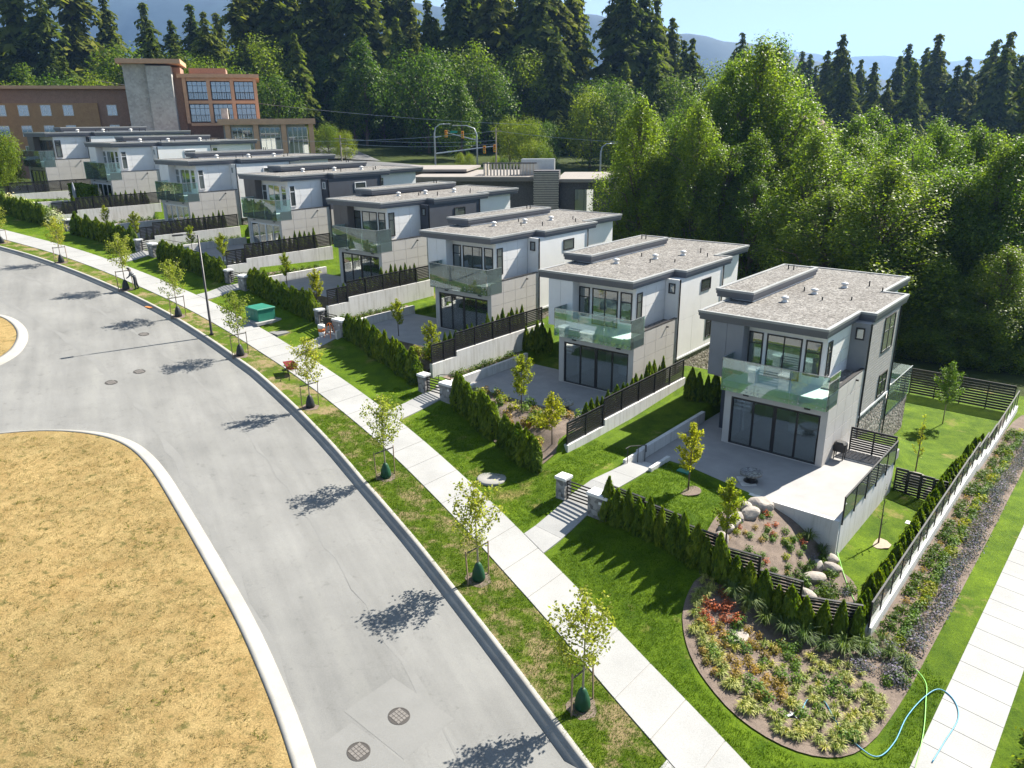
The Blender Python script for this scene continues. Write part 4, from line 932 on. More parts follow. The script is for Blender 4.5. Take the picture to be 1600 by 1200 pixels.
for n in range(7):
    P_ = HLN[n]; u0, u1 = P_[0][0], P_[-1][0]; stp = .54 if n == 0 else .40; cnt = int((u1-u0)/stp)+1
    for i in range(cnt):
        u = u0+.15+(u1-u0-.2)*i/(cnt-1)
        if n == 1 and 5.0 < u < 5.7: continue
        lb = nth(i)+' cedar from the gate pillar in the row before the stepped slat fence' if n == 0 else nth(i)+' cedar from the left in the front hedge of the '+NAME[n]
        cedar_at(n, u, lerp2(u, P_)+random.uniform(-.05,.05), (1.75 if u < 8 else 1.5) if n == 0 else 1.75, lb, 'front hedge cedars of the '+NAME[n], (1.08 if u < 8 else 1.0) if n == 0 else 1.4)
    if n:
        for i in range(17):
            v = PF[n]-.8+i*.52; cedar_at(n, 8.42, v, 1.15 if i < 9 else 1.5, nth(i)+' small cedar from the street inside the side fence of the '+NAME[n], 'side fence cedars of the '+NAME[n], .72)
for i in range(44): v = -10.2+i*.55; cedar_at(0, 12.45, v, 1.35, nth(i)+' small cedar from the street along the right boundary wall', 'boundary wall cedars', 1.05)
for i in range(5): cedar_at(0, -1.6+i*.5, 2.9+.1*i, 1.7, nth(i)+' cedar from the left between the nearest and second house', 'gap cedars beside the nearest house')
for i in range(5): cedar_at(1, -2.8+i*.35, 2.2+.2*i, 1.8, nth(i)+' cedar from the left between the second and third house', 'gap cedars beside the second house')
# beds
bedp = lambda pts, k=2: chaikin([LW(0, u, v)[:2] for u, v in pts], k)
zb_ = lambda x, y: Zt(x, y)+.045
patch('garden_bed', bedp([(7.0,-12.3),(7.2,-14.3),(8.2,-15.9),(9.4,-17.0),(11.4,-18.0),(13.4,-17.8),(14.6,-16.4),(14.9,-13),(14.95,-9),(15.0,-2),(15.05,6),(14.9,14),(14.8,23),(13.1,23),(13.08,10),(13.08,-4),(13.05,-10.5),(12.6,-11.4),(10.6,-11.4),(9.1,-11.5)]), zb_, W['mulch'], .35)
patch('boulder_bed', bedp([(6.1,-9.9),(5.9,-8.6),(6.3,-6.6),(7.0,-6.05),(10.3,-6.05),(10.6,-6.7),(11.6,-7.2),(12.0,-8.4),(12.3,-10.6),(10.6,-11.3),(9.1,-11.4),(7.2,-11.8),(6.4,-11.4)]), zb_, W['mulch'], .35)
def FN(n, v): p = LW(n+1, FU+.13, v); return LU(n, p[0], p[1])[0]
for n in range(1, 7):
    P_ = HLN[n]; poly = [LW(n, PL[n]+1.7, PF[n]-.25)[:2], LW(n, 8.6, PF[n]-.25)[:2]]+[LW(n, u, lerp2(u, P_)-.3)[:2] for u in (P_[-1][0], (P_[0][0]+P_[-1][0])/2, max(P_[0][0], PL[n]+1.7))]
    patch('garden_bed', poly, zb_, W['mulch'], .5)
    patch('planting_strip', [LW(n, *q)[:2] for q in ((PL[n]-.25,1.0),(PL[n]-.25,PF[n]-.1),(FN(n,-6)+.2,PF[n]-.3),(FN(n,1.4)+.2,1.4))], zb_, W['mulch'], .4)
def tuft(seed, n, h, spread, w_, m, curve=.8):
    global rng; rng = np.random.default_rng(seed); V = []; F = []
    for k in range(n):
        az = rng.uniform(0, 6.283); d = np.array([math.cos(az), math.sin(az), 0]); s_ = np.array([-d[1], d[0], 0])*w_; hh = h*rng.uniform(.6, 1.1); sp = spread*rng.uniform(.3, 1.1)
        p0 = d*.02; p1 = d*sp*.45+np.array([0,0,hh*.75]); p2 = d*sp+np.array([0,0,hh*(1-curve*rng.uniform(.3,1))]); i = len(V)
        V += [p0-s_, p0+s_, p1-s_*.8, p1+s_*.8, p2]; F += [(i,i+1,i+3,i+2),(i+2,i+3,i+4,i+4)]
    me = bpy.data.meshes.new('tuft'); me.from_pydata([tuple(v) for v in V], [], [f if f[2] != f[3] else f[:3] for f in F]); me.materials.append(m); me.update(); return me
def bush(seed, n, r, h, leaf, m):
    global rng; rng = np.random.default_rng(seed); u = unit(n); u[:, 2] = abs(u[:, 2]); P = u*np.array([r, r, h])*(rng.random(n)**.4)[:, None]*rng.uniform(.8,1.2,(n,1))
    V, F = leaves(P+np.array([0,0,.03]), u+np.array([0,0,.4])+rng.normal(size=(n,3))*.5, rng.uniform(.7,1.3,n)*leaf); return np_mesh('bush', V, F, m)
PT = dict(tuft=[tuft(81+i, 46, .26, .26, .014, L['tuft']) for i in range(3)], blade=[tuft(85+i, 120, .62, .55, .012, L['blade'], .7) for i in range(2)], red=[bush(87+i, 110, .22, .32, .08, L['red']) for i in range(2)],
          orange=[bush(89+i, 90, .18, .22, .07, L['orange']) for i in range(2)], green=[bush(91+i, 120, .22, .30, .08, L['green']) for i in range(3)], lav=[bush(95+i, 130, .28, .30, .06, L['lav']) for i in range(2)], gold=[bush(97+i, 110, .26, .26, .09, L['gold']) for i in range(2)], dark=[bush(99, 200, .34, .42, .10, L['broad'])], big=[bush(101+i, 900, .75, 1.1, .13, L['green']) for i in range(2)], blossom=[bush(103, 900, .85, 1.2, .12, L['white'])])
PNAME = dict(tuft='variegated_tuft', red='red_shrub', orange='orange_shrub', green='green_shrub', lav='lavender', gold='golden_shrub', dark='dark_shrub', blade='arching_tuft', big='hedge_shrub', blossom='hedge_shrub')
def plant(n, u, v, kind, s_, label, group, name=None):
    name = name or PNAME[kind]
    p = LW(n, u, v); o = inst(name, random.choice(PT[kind]), None, (p[0], p[1], p[2]+.03), (0, 0, random.uniform(0, 6.28)), s_*random.uniform(.85, 1.15)); return tag(o, label, 'plant', group)
rp = random.Random(9)
bed1 = [(7.4,-12.9),(7.5,-14.2),(8.5,-15.7),(9.7,-16.8),(11.5,-17.7),(13.3,-17.5),(14.4,-16.3),(14.6,-13.5),(13.6,-12.2),(10.5,-13.2)]
lab = dict(tuft='yellow variegated grass tuft edging the corner garden', red='red-leaved small shrub in the corner garden', orange='orange-tinged small shrub in the corner garden', green='fresh green small shrub in the corner garden')
for i in range(9):
    for u, v in ((bed1[i][0]*(1-f)+bed1[i+1][0]*f, bed1[i][1]*(1-f)+bed1[i+1][1]*f) for f in [k/7 for k in range(7)]):
        if i < 7:
            for k in range(2): plant(0, u+rp.uniform(-.1,.5)*(1 if u < 11 else -1), v+rp.uniform(.1,.7), 'tuft', 1.15, lab['tuft'], 'tuft plants in the corner garden')
u = 8.2
while u < 14.4:
    v = -16.6
    while v < -12.6:
        if inpoly((u, v), bed1):
            f = rp.random(); near = math.hypot(u-8.2, v+13.6)
            kd = 'red' if near < .9 else 'tuft' if (u > 12 and f < .55) else 'orange' if f < .40 else 'green' if f < .66 else 'tuft' if f < .97 else None
            if kd: plant(0, u+rp.uniform(-.2,.2), v+rp.uniform(-.2,.2), kd, 1.2, lab[kd], kd+' plants in the corner garden')
        v += .39
    u += .39
for u, v in ((8.5,-12.75),(9.2,-12.65),(9.9,-12.7),(10.6,-12.55),(11.3,-12.5),(12.0,-12.4),(12.6,-12.0),(13.1,-11.5)): plant(0, u, v, 'blade', 1.25, 'arching fountain grass in front of the corner cedars', 'fountain grasses in front of the corner cedars', 'arching_tuft')
for i in range(34):
    u, v = rp.uniform(13.2, 14.8), rp.uniform(-12.6, -10.2); kd = rp.choice(('lav','green','tuft','lav','blade'))
    plant(0, u, v, kd, .8 if kd == 'blade' else 1.2, {'lav':'grey-violet lavender beside the end of the boundary wall','green':'green shrub beside the end of the boundary wall','tuft':'variegated tuft beside the end of the boundary wall','blade':'arching grass beside the end of the boundary wall'}[kd], kd+' plants by the boundary wall end')
for i in range(40):
    v = -9.9+i*.72
    plant(0, 13.45+rp.uniform(-.05,.05), v, 'dark' if i % 4 else 'orange', .95, 'small dark shrub in the row along the foot of the right boundary wall', 'shrubs at the foot of the boundary wall')
    for k in range(2): plant(0, 13.95+rp.uniform(-.1,.15), v+.36*k, rp.choice(('green','green','gold')), 1.25, 'leafy yellow-green plant in the strip outside the boundary wall', 'leafy strip plants outside the boundary wall')
    for k in range(2): plant(0, 14.5+rp.uniform(-.15,.2), v+.36*k, 'lav', 1.5, 'grey-violet lavender in the strip beside the side lawn', 'lavender along the side strip')
for i in range(120):
    u, v = rp.uniform(6.6, 11.9), rp.uniform(-11.0, -6.5)
    if not inpoly((u, v), [(6.5,-10.8),(6.4,-8.6),(6.9,-6.8),(10.2,-6.4),(11.7,-7.6),(11.8,-10.4),(9,-11.0)]): continue
    kd = rp.choice(('green','green','orange','gold','green','green','red')) if u < 9.5 else rp.choice(('green','lav','green','dark')); plant(0, u, v, kd, .85, {'green':'small green plant among the boulders below the terrace','orange':'orange-tinged plant among the boulders below the terrace','gold':'golden plant among the boulders below the terrace','red':'small red plant among the boulders below the terrace','lav':'grey lavender among the boulders below the terrace','dark':'dark shrub among the boulders below the terrace'}[kd], kd+' plants in the boulder bed')
for u, v in ((9.2,-6.5),(9.8,-6.4)): plant(0, u, v, 'blade', 1.0, 'dark arching grass against the terrace wall', 'grasses against the terrace wall', 'arching_tuft')
for n in range(1, 7):
    P_ = HLN[n]
    for i in range(44 if n < 3 else 18):
        u = rp.uniform(PL[n]+2, 8.1); lo = lerp2(u, P_)+.5; v = rp.uniform(lo, PF[n]-.45)
        if lo < PF[n]-.45: kd = rp.choice(('gold','green','orange','gold')); plant(n, u, v, kd, 1.7, f'low {"golden" if kd=="gold" else kd} shrub in the front bed of the {NAME[n]}', f'{kd} shrubs in the front bed of the {NAME[n]}')
    for i in range(9):
        plant(n, (PL[n]-.2+FN(n,0))/2+rp.uniform(-.15,.15), PF[n]+.6+i*.72, 'dark', 1.0, 'dark rounded shrub in the strip beside the patio of the '+NAME[n], 'dark shrubs beside the patio of the '+NAME[n])
    for i in range(6 if n == 2 else 0): plant(n, 8.1, -4.8+i*.5, 'red', .9, 'red-leaved shrub inside the side fence of the third house', 'red shrubs inside the third house fence')
for i in range(13):
    u = 1.0+i*.66; v = lerp2(u, HLN[6])+.8; plant(6, u, v, 'big' if i % 2 else 'blossom', 1.25, 'large shrub with pale blossom in the tall hedge at the far left' if not i % 2 else 'large green shrub in the tall hedge at the far left', 'tall hedge shrubs at the far left', 'hedge_shrub')
for i in range(12): plant(7, 1+i*.75, -6.9+rp.uniform(-.6,.6), 'big', 1.5, 'large leafy shrub in front of the farthest house', 'shrubs in front of the farthest house', 'hedge_shrub')
for i in range(7): p = LW(7, 1.2+i*1.0, -5.0+rp.uniform(-1,1)); tree('garden_tree', BRO[2], p, .28+.06*(i % 3), i, 'yellow-green small tree in front of the farthest house', 'small trees in front of the farthest house')
# boulders
def boulder(seed):
    import bmesh
    bm = bmesh.new(); bmesh.ops.create_icosphere(bm, subdivisions=3, radius=1); r_ = np.random.default_rng(seed); pl_ = [(Vector(r_.normal(size=3)).normalized(), r_.uniform(.62,.95)) for _ in range(11)]
    for v in bm.verts:
        for n_, d in pl_:
            k = v.co.dot(n_)
            if k > d: v.co -= n_*(k-d)*.9
        v.co += v.co.normalized()*r_.normal()*.012
    me = bpy.data.meshes.new('boulder'); bm.to_mesh(me); bm.free(); me.materials.append(W['boulder']); return me
W['boulder'] = mat('pale_boulder', (.38,.34,.29), (.24,.21,.185), 3.5, .85, .5, 14, fine=.15, fscale=9)
BO = [boulder(s_) for s_ in (3,5,8)]
for i, (u, v, s_, ln_) in enumerate(((7.0,-6.75,.55,1.3),(6.6,-7.35,.36,1.2),(7.0,-7.75,.44,1.4),(6.65,-8.5,.40,1.1),(6.75,-9.0,.42,1.3),(6.75,-9.65,.36,1.2),(6.9,-10.3,.34,1.3),(10.25,-6.5,.42,.9),(10.45,-7.1,.38,1.5),(10.0,-7.4,.36,1.1),(10.15,-8.4,.40,1.8),(10.4,-9.7,.36,1.5),(12.1,3.6,.55,1.3),(10.9,4.6,.5,1.4))):
    p = LW(0, u, v); o = inst('boulder', BO[i % 3], None, (p[0], p[1], p[2]+s_*.25), (0, 0, i*1.9), (s_*ln_*.88, s_*.88, s_*.75))
    tag(o, ['largest pale boulder right below the terrace kerb','small flat boulder beside the largest boulder','pinkish flat boulder in the second row of the rock bed','white rounded boulder by the lawn edge','pale boulder behind the yellow young tree','boulder at the foot of the yellow young tree','lowest boulder on the lawn side of the rock bed','upright boulder at the corner of the terrace wall','long boulder lying right of the terrace wall corner','small boulder left of the terrace wall corner','tall narrow boulder in the middle of the lower bed','boulder beside the slat fence step in the lower bed','rounded boulder behind the side lawn fence','flat pale boulder behind the fence by the stone wall'][i], 'boulder', 'pale landscape boulders')

# fine grass blades standing on the nearer lawns and the verge: texture nobody could count
r_ = np.random.default_rng(12); V = []; F = []
def on_bed(u, v): return inpoly((u, v), [(6.9,-12.2),(7.1,-14.4),(8.1,-16),(9.3,-17.2),(11.4,-18.2),(13.5,-18),(14.9,-16.4),(15,-9),(15.2,6),(15,23),(13,23),(13,-10.5),(12,-6.4),(10,-6),(6.3,-6),(5.9,-9)])
while len(F) < 150000:
    s_ = r_.uniform(1.5, 34); q_ = r_.uniform(qk(s_)+.15, qr(s_)+10)
    if ql(s_)-.04 < q_ < qr(s_)+.05: continue
    x, y = xy(s_, q_)
    if q_ > qr(s_):
        n = 1 if LU(1, x, y)[0] <= FU+.2 else 0; u, v = LU(n, x, y)
        if n == 1 and v > lerp2(u, HLN[1])-.4: continue
        if n == 0 and (u > 15.8 or on_bed(u, v) or (v > PF[0]-.3 and u < 10.3)): continue
        g_ = GATE[n]; 
        if g_[0][0]+.1 < u < g_[1][0]-.1 and v > -17: continue
    z = Zt(x, y)+.0; hh = r_.uniform(.03, .075)
    for k in range(5):
        a = r_.uniform(0, 6.28); d = r_.uniform(.01, .06); bx_, by_ = x+r_.normal()*.06, y+r_.normal()*.06; c_, s2 = math.cos(a), math.sin(a); i = len(V)
        V += [(bx_-s2*.010, by_+c_*.010, z-.01), (bx_+s2*.010, by_-c_*.010, z-.01), (bx_+c_*d, by_+s2*d, z+hh)]; F.append((i, i+1, i+2))
tag(inst('grass_blades', np_mesh('grass_blades', V, F, leaf_mat('lawn_blades', (.044,.090,.004), (.145,.215,.012), .38, .7, .1))), 'short green grass blades on the lawns and verge', 'grass', kind='stuff')
# ------------------------------------------------------------------ street furniture and small things
def vis(c, r=.6): return mat('paint_%.2f_%.2f_%.2f' % c, c, rough=r)
t = tag(empty('street_lamp', (-20.85, 51.8, 4.2)), 'slim dark street lamp post standing on the verge', 'street lamp')
MB().lathe([(.14,0),(.14,.12),(.085,.2),(.06,6.9)], n=10).build('post', W['frame'], t, True)
MB().tube([(0,0,6.85),(-.35,-.3,7.0),(-.75,-.62,7.02)], [.035,.03,.03], 6).build('arm', W['frame'], t); MB().bevbox(-.34,-.11,-.05,.34,.11,.05,.02).build('lamp_head', W['frame'], t, False, (-1.0,-.82,7.02), R(39.5))
# green utility box
W['utility'] = mat('utility_green', (.03,.20,.13), (.022,.15,.10), 2, .5); p = (-18.52, 55.46)
t = tag(empty('utility_box', (*p, Zt(*p)), R(-42)), 'green metal electrical box on a concrete pad beside the sidewalk', 'utility box')
ubox('pad', W['walk'], t, -1.15,-1.0,-.1,1.15,1.0,.10); MB().bevbox(-.85,-.7,.10,.85,.7,.92,.03).build('cabinet', W['utility'], t); MB().bevbox(-.9,-.75,.92,.9,.75,1.02,.03).build('lid', W['utility'], t)
for x in (-.42,.02): ubox('door', W['utility'], t, x, -.718, .2, x+.4, -.70, .86)
# second flat pad next to it
p = (-16.6, 53.2); o = MB().box(-.6,-.5,-.1,.6,.5,.05).build('access_cover', W['patch'], None, False, (*p, Zt(*p)), R(-42)); tag(o, 'flat grey access cover in the grass by the green box', 'cover')
# wheelbarrow
p = (-13.85, 45.9); t = tag(empty('wheelbarrow', (*p, Zt(*p)), R(120)), 'red wheelbarrow left at the edge of the sidewalk', 'wheelbarrow'); red = vis((.26,.035,.035)); wood = vis((.45,.27,.13))
MB().add([(-.28,-.25,.32),(.28,-.2,.32),(.28,.2,.32),(-.28,.25,.32),(-.5,-.36,.66),(.55,-.32,.70),(.55,.32,.70),(-.5,.36,.66)], [(0,3,2,1),(0,1,5,4),(1,2,6,5),(2,3,7,6),(3,0,4,7)]).build('tray', red, t)
for y in (-.22,.22):
    MB().tube([(.8,y*.3,.2),(0,y,.32),(-1.0,y*1.3,.55)], .022, 6).build('handle', wood, t); MB().tube([(-.3,y,.34),(-.38,y,.0)], .018, 6).build('leg', W['black'], t)
MB().tube([(.8,-.04,.2),(.8,.04,.2)], .2, 14).build('wheel', W['black'], t)
# construction gear at the third gate
p = LW(2, -2.1, -7.9); t = tag(empty('barrel', p), 'white and orange striped bucket standing by the third garden gate', 'bucket'); wh = vis((.7,.7,.68)); org = vis((.75,.20,.03))
MB().lathe([(.21,0),(.23,.3)], n=16).build('base', wh, t, True); MB().lathe([(.235,.302),(.245,.52)], n=16).build('band', org, t, True); MB().lathe([(.245,.522),(.255,.78),(.2,.8)], n=16).build('rim', wh, t, True)
p = LW(2, -1.35, -7.75); t = tag(empty('folding_stand', p, R(-30)), 'orange folding stand leaning at the third garden gate', 'stand')
for x, y in ((-.3,-.3),(.3,-.3),(-.25,.35),(.25,.35)): MB().tube([(x,y,0),(x*.3,y*.25,1.0)], .022, 6).build('leg', org, t)
MB().tube([(-.22,-.22,.3),(.22,-.22,.3)], .018, 6).build('brace', org, t); MB().tube([(-.09,0,1.0),(.09,0,1.0)], .03, 6).build('top_bar', org, t)
p = LW(2, -2.3, -7.0); t = tag(empty('dark_board', p, R(-40)), 'black panel leaning between the pillars of the third gate', 'panel'); ubox('sheet', W['black'], t, -.7,-.05,.1,.5,-.02,.85)
ubox('foot', W['black'], t, -.68,-.2,0,-.62,.15,.1); ubox('foot', W['black'], t, .42,-.2,0,.48,.15,.1)
# pale round cover in the lawn
p = (-1.04, 33.83); o = MB().lathe([(.72,-.1),(.72,.03),(.66,.06),(.18,.06),(.16,.05),(0.01,.05)], n=32).build('concrete_lid', W['kerb'], None, True, (*p, Zt(*p))); tag(o, 'round pale concrete lid set in the front lawn', 'lid')
for u, v, lb in ((3.0,-6.5,'green valve box lid in the lawn by the nearest patio kerb'),(12.0,-.2,'small pale box lid in the side lawn')):
    p = LW(0, u, v); t = MB().bevbox(-.3,-.18,-.1,.3,.18,.05,.01).build('valve_lid', W['utility'] if u < 5 else W['cap'], None, False, p, R(-40)); tag(t, lb, 'lid')
p = LW(0, 9.3, -14.3); o = inst('stepping_stone', BO[1], None, p, (0,0,.7), (.75,.55,.09)); tag(o, 'flat grey stepping stone in the corner garden', 'stone')
# garden hoses
def hose(pts, r, m, name, label):
    P_ = [Vector(LW(0, u, v))+Vector((0,0,.075+(q[0] if q else 0))) for u, v, *q in pts]; out = []
    for i in range(len(P_)-1):
        a, b, c, d = P_[max(i-1,0)], P_[i], P_[i+1], P_[min(i+2,len(P_)-1)]
        for k in range(6):
            f = k/6; out.append(.5*((2*b)+(c-a)*f+(2*a-5*b+4*c-d)*f*f+(3*b-a-3*c+d)*f**3))
    o = MB().tube(out+[P_[-1]], r, 6).build(name, m, None, True); return tag(o, label, 'hose')
hose([(12.6,-16.3),(12.5,-15.2),(12.9,-14.9),(13.6,-15.6),(14.5,-16.1),(15.0,-16.0),(15.2,-15.0),(15.2,-13.6),(15.4,-12.2),(15.7,-11.4),(16.2,-11.6),(16.5,-12.4),(16.4,-13.8),(16.3,-15.0)], .020, vis((.05,.25,.38), .4), 'garden_hose', 'blue garden hose looping from the corner garden over the side sidewalk')
hose([(9.9,-5.0),(11.2,-7.4),(12.4,-9.2),(13.2,-9.9),(14.3,-10.6),(15.2,-11.3),(15.5,-12.4),(15.8,-14.0),(16.0,-16),(16.1,-18)], .016, vis((.25,.60,.12), .4), 'garden_hose', 'bright green garden hose crossing the side lawn to the sidewalk')
p = LW(0, 12.3, -16.6); t = tag(empty('sprinkler', (p[0], p[1], p[2]+.05), .4), 'small grey metal sprinkler lying in the corner garden', 'sprinkler'); ubox('bar', W['steel'], t, -.35,-.04,.0,.35,.04,.05); ubox('foot', W['steel'], t, -.3,-.15,-.03,-.26,.15,.0); ubox('foot', W['steel'], t, .26,-.15,-.03,.30,.15,.0)
# signpost and the tree that shades the side sidewalk, right edge
p = LW(0, 18.6, -12.9); t = tag(empty('sign_post', (p[0]-.25, p[1]-.2, p[2])), 'dark metal post at the bottom right edge', 'post'); MB().lathe([(.07,-.2),(.06,2.6),(.055,2.62)], n=10).build('pole', W['frame'], t, True); MB().lathe([(.075,2.55),(.075,2.68),(.02,2.72)], n=10).build('cap', W['steel'], t)
p = LW(0, 19.6, -10.6); tree('street_tree', YM[1], p, .95, 1, 'young tree just beyond the right edge whose shadow falls on the side sidewalk', None)
for u, v in ((18.6,-13.4),(18.9,-12.4),(18.3,-14.2),(18.5,-11.6)): plant(0, u, v, 'gold', 1.6, 'yellow-green shrub at the bottom right corner', 'shrubs at the bottom right corner')
# patio umbrella, folded, by the seventh house
p = LW(6, 6.2, -4.2); t = tag(empty('folded_umbrella', p), 'folded grey patio umbrella beside the dark hedge', 'umbrella'); MB().lathe([(.3,0),(.3,.06),(.03,.08),(.025,2.5)], n=12).build('pole', W['steel'], t); MB().lathe([(.10,.9),(.17,1.1),(.15,1.9),(.05,2.55),(.01,2.6)], n=10).build('canopy', vis((.22,.24,.28)), t, True)
b = MB().bevbox(-2.6,-.5,0,2.6,.5,2.0,.12); 
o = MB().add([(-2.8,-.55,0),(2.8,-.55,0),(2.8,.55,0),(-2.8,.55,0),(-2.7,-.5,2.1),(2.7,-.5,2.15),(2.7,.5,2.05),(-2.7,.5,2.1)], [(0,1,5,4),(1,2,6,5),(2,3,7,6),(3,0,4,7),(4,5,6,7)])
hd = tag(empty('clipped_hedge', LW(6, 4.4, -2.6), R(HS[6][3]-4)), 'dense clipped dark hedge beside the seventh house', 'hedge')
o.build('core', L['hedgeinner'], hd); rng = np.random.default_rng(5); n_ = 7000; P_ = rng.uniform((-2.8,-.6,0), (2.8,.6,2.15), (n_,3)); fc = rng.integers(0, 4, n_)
P_[fc == 0, 1] = -.58; P_[fc == 1, 1] = .58; P_[fc == 2, 2] = 2.13; P_[fc == 3, 0] = np.where(rng.random((fc == 3).sum()) < .5, -2.8, 2.8); N_ = P_*np.array([.3,1,.5])-np.array([0,0,.4]); V_, F_ = leaves(P_+rng.normal(size=(n_,3))*.05, N_+rng.normal(size=(n_,3))*.4, .16)
tag(inst('foliage', np_mesh('foliage', V_, F_, L['hedge']), hd))
# balcony furniture
def chair(n, u, v, rz_, label, m):
    t = tag(empty('balcony_chair', LW(n, u, v, 3.61), R(HS[n][3])+rz_), label, 'chair', 'balcony chairs')
    MB().box(-.28,-.26,.34,.28,.26,.40).build('seat', m, t); MB().add([(-.28,.22,.38),(.28,.22,.38),(.28,.42,.95),(-.28,.42,.95),(-.28,.26,.38),(.28,.26,.38),(.28,.47,.95),(-.28,.47,.95)], [(0,1,2,3),(7,6,5,4),(0,4,5,1),(1,5,6,2),(2,6,7,3),(3,7,4,0)]).build('backrest', m, t)
    for x in (-.25,.25):
        for y in (-.22,.22): ubox('leg', m, t, x-.025, y-.025, 0, x+.025, y+.025, .34)
        ubox('armrest', m, t, x-.05, -.28, .55, x+.05, .3, .59); ubox('arm_post', m, t, x-.02, -.24, .40, x+.02, -.2, .55)
gw = vis((.06,.065,.05)); lw_ = vis((.45,.47,.50))
chair(6, 2.7, -.5, 1.2, 'dark wooden chair at the left end of the seventh balcony', gw); chair(6, 4.3, -.3, -.4, 'dark chair by the glass doors on the seventh balcony', gw)
chair(2, 3.3, -.35, 1.4, 'grey chair left of the table on the third balcony', lw_); chair(2, 6.0, -.35, -1.4, 'grey chair right of the table on the third balcony', lw_)
t = tag(empty('balcony_table', LW(2, 4.65, -.3, 3.61), R(HS[2][3])), 'pale table on the third balcony', 'table'); ubox('top', lw_, t, -.75,-.4,.70,.75,.4,.74)
for x in (-.68,.62):
    for y in (-.35,.29): ubox('leg', lw_, t, x, y, 0, x+.06, y+.06, .70)
# the worker bending over the watering bag of a street tree
def person(loc, rz_):
    t = tag(empty('person', loc, rz_), 'worker in dark clothes and striped vest bending over a street tree bag', 'person')
    J = [(0,0,.90),(.05,0,1.04),(.16,0,1.24),(.25,0,1.40),(.29,0,1.46),(.34,0,1.55),(.37,0,1.65),  # pelvis, waist, chest, neck base, neck, head, crown
         (0,.11,.86),(.06,.15,.46),(.0,.16,.08),(.16,.17,.03),(0,-.11,.86),(-.04,-.14,.46),(-.16,-.15,.08),(.0,-.16,.03),
         (.25,.20,1.36),(.36,.25,1.10),(.55,.18,.96),(.62,.17,.93),(.25,-.20,1.36),(.34,-.26,1.08),(.52,-.17,.93),(.59,-.16,.90)]
    Ed = [(0,1),(1,2),(2,3),(3,4),(4,5),(5,6),(0,7),(7,8),(8,9),(9,10),(0,11),(11,12),(12,13),(13,14),(3,15),(15,16),(16,17),(17,18),(3,19),(19,20),(20,21),(21,22)]
    rd = [.17,.165,.18,.13,.07,.11,.08,.115,.09,.065,.05,.115,.09,.065,.05,.075,.055,.045,.04,.075,.055,.045,.04]
    me = bpy.data.meshes.new('body'); me.from_pydata(J, Ed, []); o = bpy.data.objects.new('body', me); C.objects.link(o)
    o.modifiers.new('skin', 'SKIN'); o.modifiers.new('sub', 'SUBSURF').levels = 2
    for i, sv in enumerate(me.skin_vertices[0].data): sv.radius = (rd[i], rd[i]); sv.use_root = i == 0
    dg = bpy.context.evaluated_depsgraph_get(); m2 = bpy.data.meshes.new_from_object(o.evaluated_get(dg)); bpy.data.objects.remove(o)
    m2.materials.clear()
    for m_ in (vis((.035,.035,.04)), vis((.33,.21,.15)), vis((.12,.12,.13)), vis((.015,.012,.01))): m2.materials.append(m_)
    for pgn in m2.polygons:
        c = pgn.center; pgn.use_smooth = True
        pgn.material_index = (3 if c.z > 1.60 or c.x < .28 else 1) if c.z > 1.47 else (1 if c.x > .54 else (2 if c.z > .98 else 0)) if c.z > .12 else 3
    inst('body', m2, t)
    for k in (.10, .19): 
        st_ = MB().tube([(k+.19*math.sin(a_)*.9, .20*math.cos(a_), 1.02+k*1.3-.19*math.sin(a_)*.42) for a_ in [i*.5236 for i in range(13)]], .018, 4).build('vest_stripe', vis((.75,.75,.70)), t)
    MB().lathe([(.13,0),(.125,.03),(.10,.09),(.03,.115)], n=12).build('cap', vis((.02,.02,.02)), t, True, (.37,0,1.64))
    return t
p = (-29.7, 60.25); person((p[0], p[1], Zt(*p)), R(200))
p = (-28.4, 57.6); ss_ = sq(*p); o = MB().box(-.35,-.12,0,.35,.12,.04).build('kerb_grate', vis((.55,.20,.05)), None, False, (*xy(57.5, qk(57.5)-.35), zst(57.5)-.135), R(-36)); tag(o, 'orange tinted drain grate at the kerb below the worker', 'grate')
# ------------------------------------------------------------------ buildings and lights behind the row
W['duplex'] = mat('charcoal_boards', (.11,.105,.11), (.07,.068,.07), 6, .75); W['palelat'] = mat('pale_lattice', (.46,.42,.36), (.38,.34,.29), 3, .8); W['membrane'] = mat('roof_membrane', (.27,.24,.215), (.22,.20,.18), .6, .9)
d = tag(empty('charcoal_house', (-2, 100, 3.0), R(-8)), 'dark charcoal house with lattice chimney behind the third and fourth houses', 'house')
MB().box(-9,0,-4,5.2,13,8.2).build('wall', W['duplex'], d); MB().box(8.4,-1,-4,15,12,8.0).build('side_wall', W['duplex'], d)
rf_ = MB().box(-10.5,-1.3,8.2,6.5,14,8.65).build('roof', W['membrane'], d); MB().box(-10.55,-1.36,8.1,6.56,14.05,8.5).build('fascia', W['brown'], rf_); MB().box(8.0,-1.6,8.0,15.8,12.6,8.4).build('side_roof', W['membrane'], d)
MB().box(-14,6,-4,-8.99,15,8.9).build('rear_wall', W['brown'], d); MB().box(-14.6,5.2,8.9,-4.5,16,9.2).build('rear_roof', W['membrane'], d)
MB().box(5.25,-2.0,-4,8.35,.3,9.4).build('chimney_core', W['duplex'], d)
for k in range(54): ubox('lattice_slat', W['palelat'], d, 5.2+(k % 2)*.05, -2.08, -2+k*.21, 8.3+(k % 2)*.05, -2.01, -2+k*.21+.11)
for k in range(16): ubox('screen_slat', W['palelat'], d, -1.5+k*.42, 1.0, 8.66, -1.5+k*.42+.2, 1.08, 10.1)
for k in range(9): ubox('screen_slat', W['palelat'], d, -1.5, 1.2+k*.45, 8.66, -1.42, 1.2+k*.45+.22, 10.1)
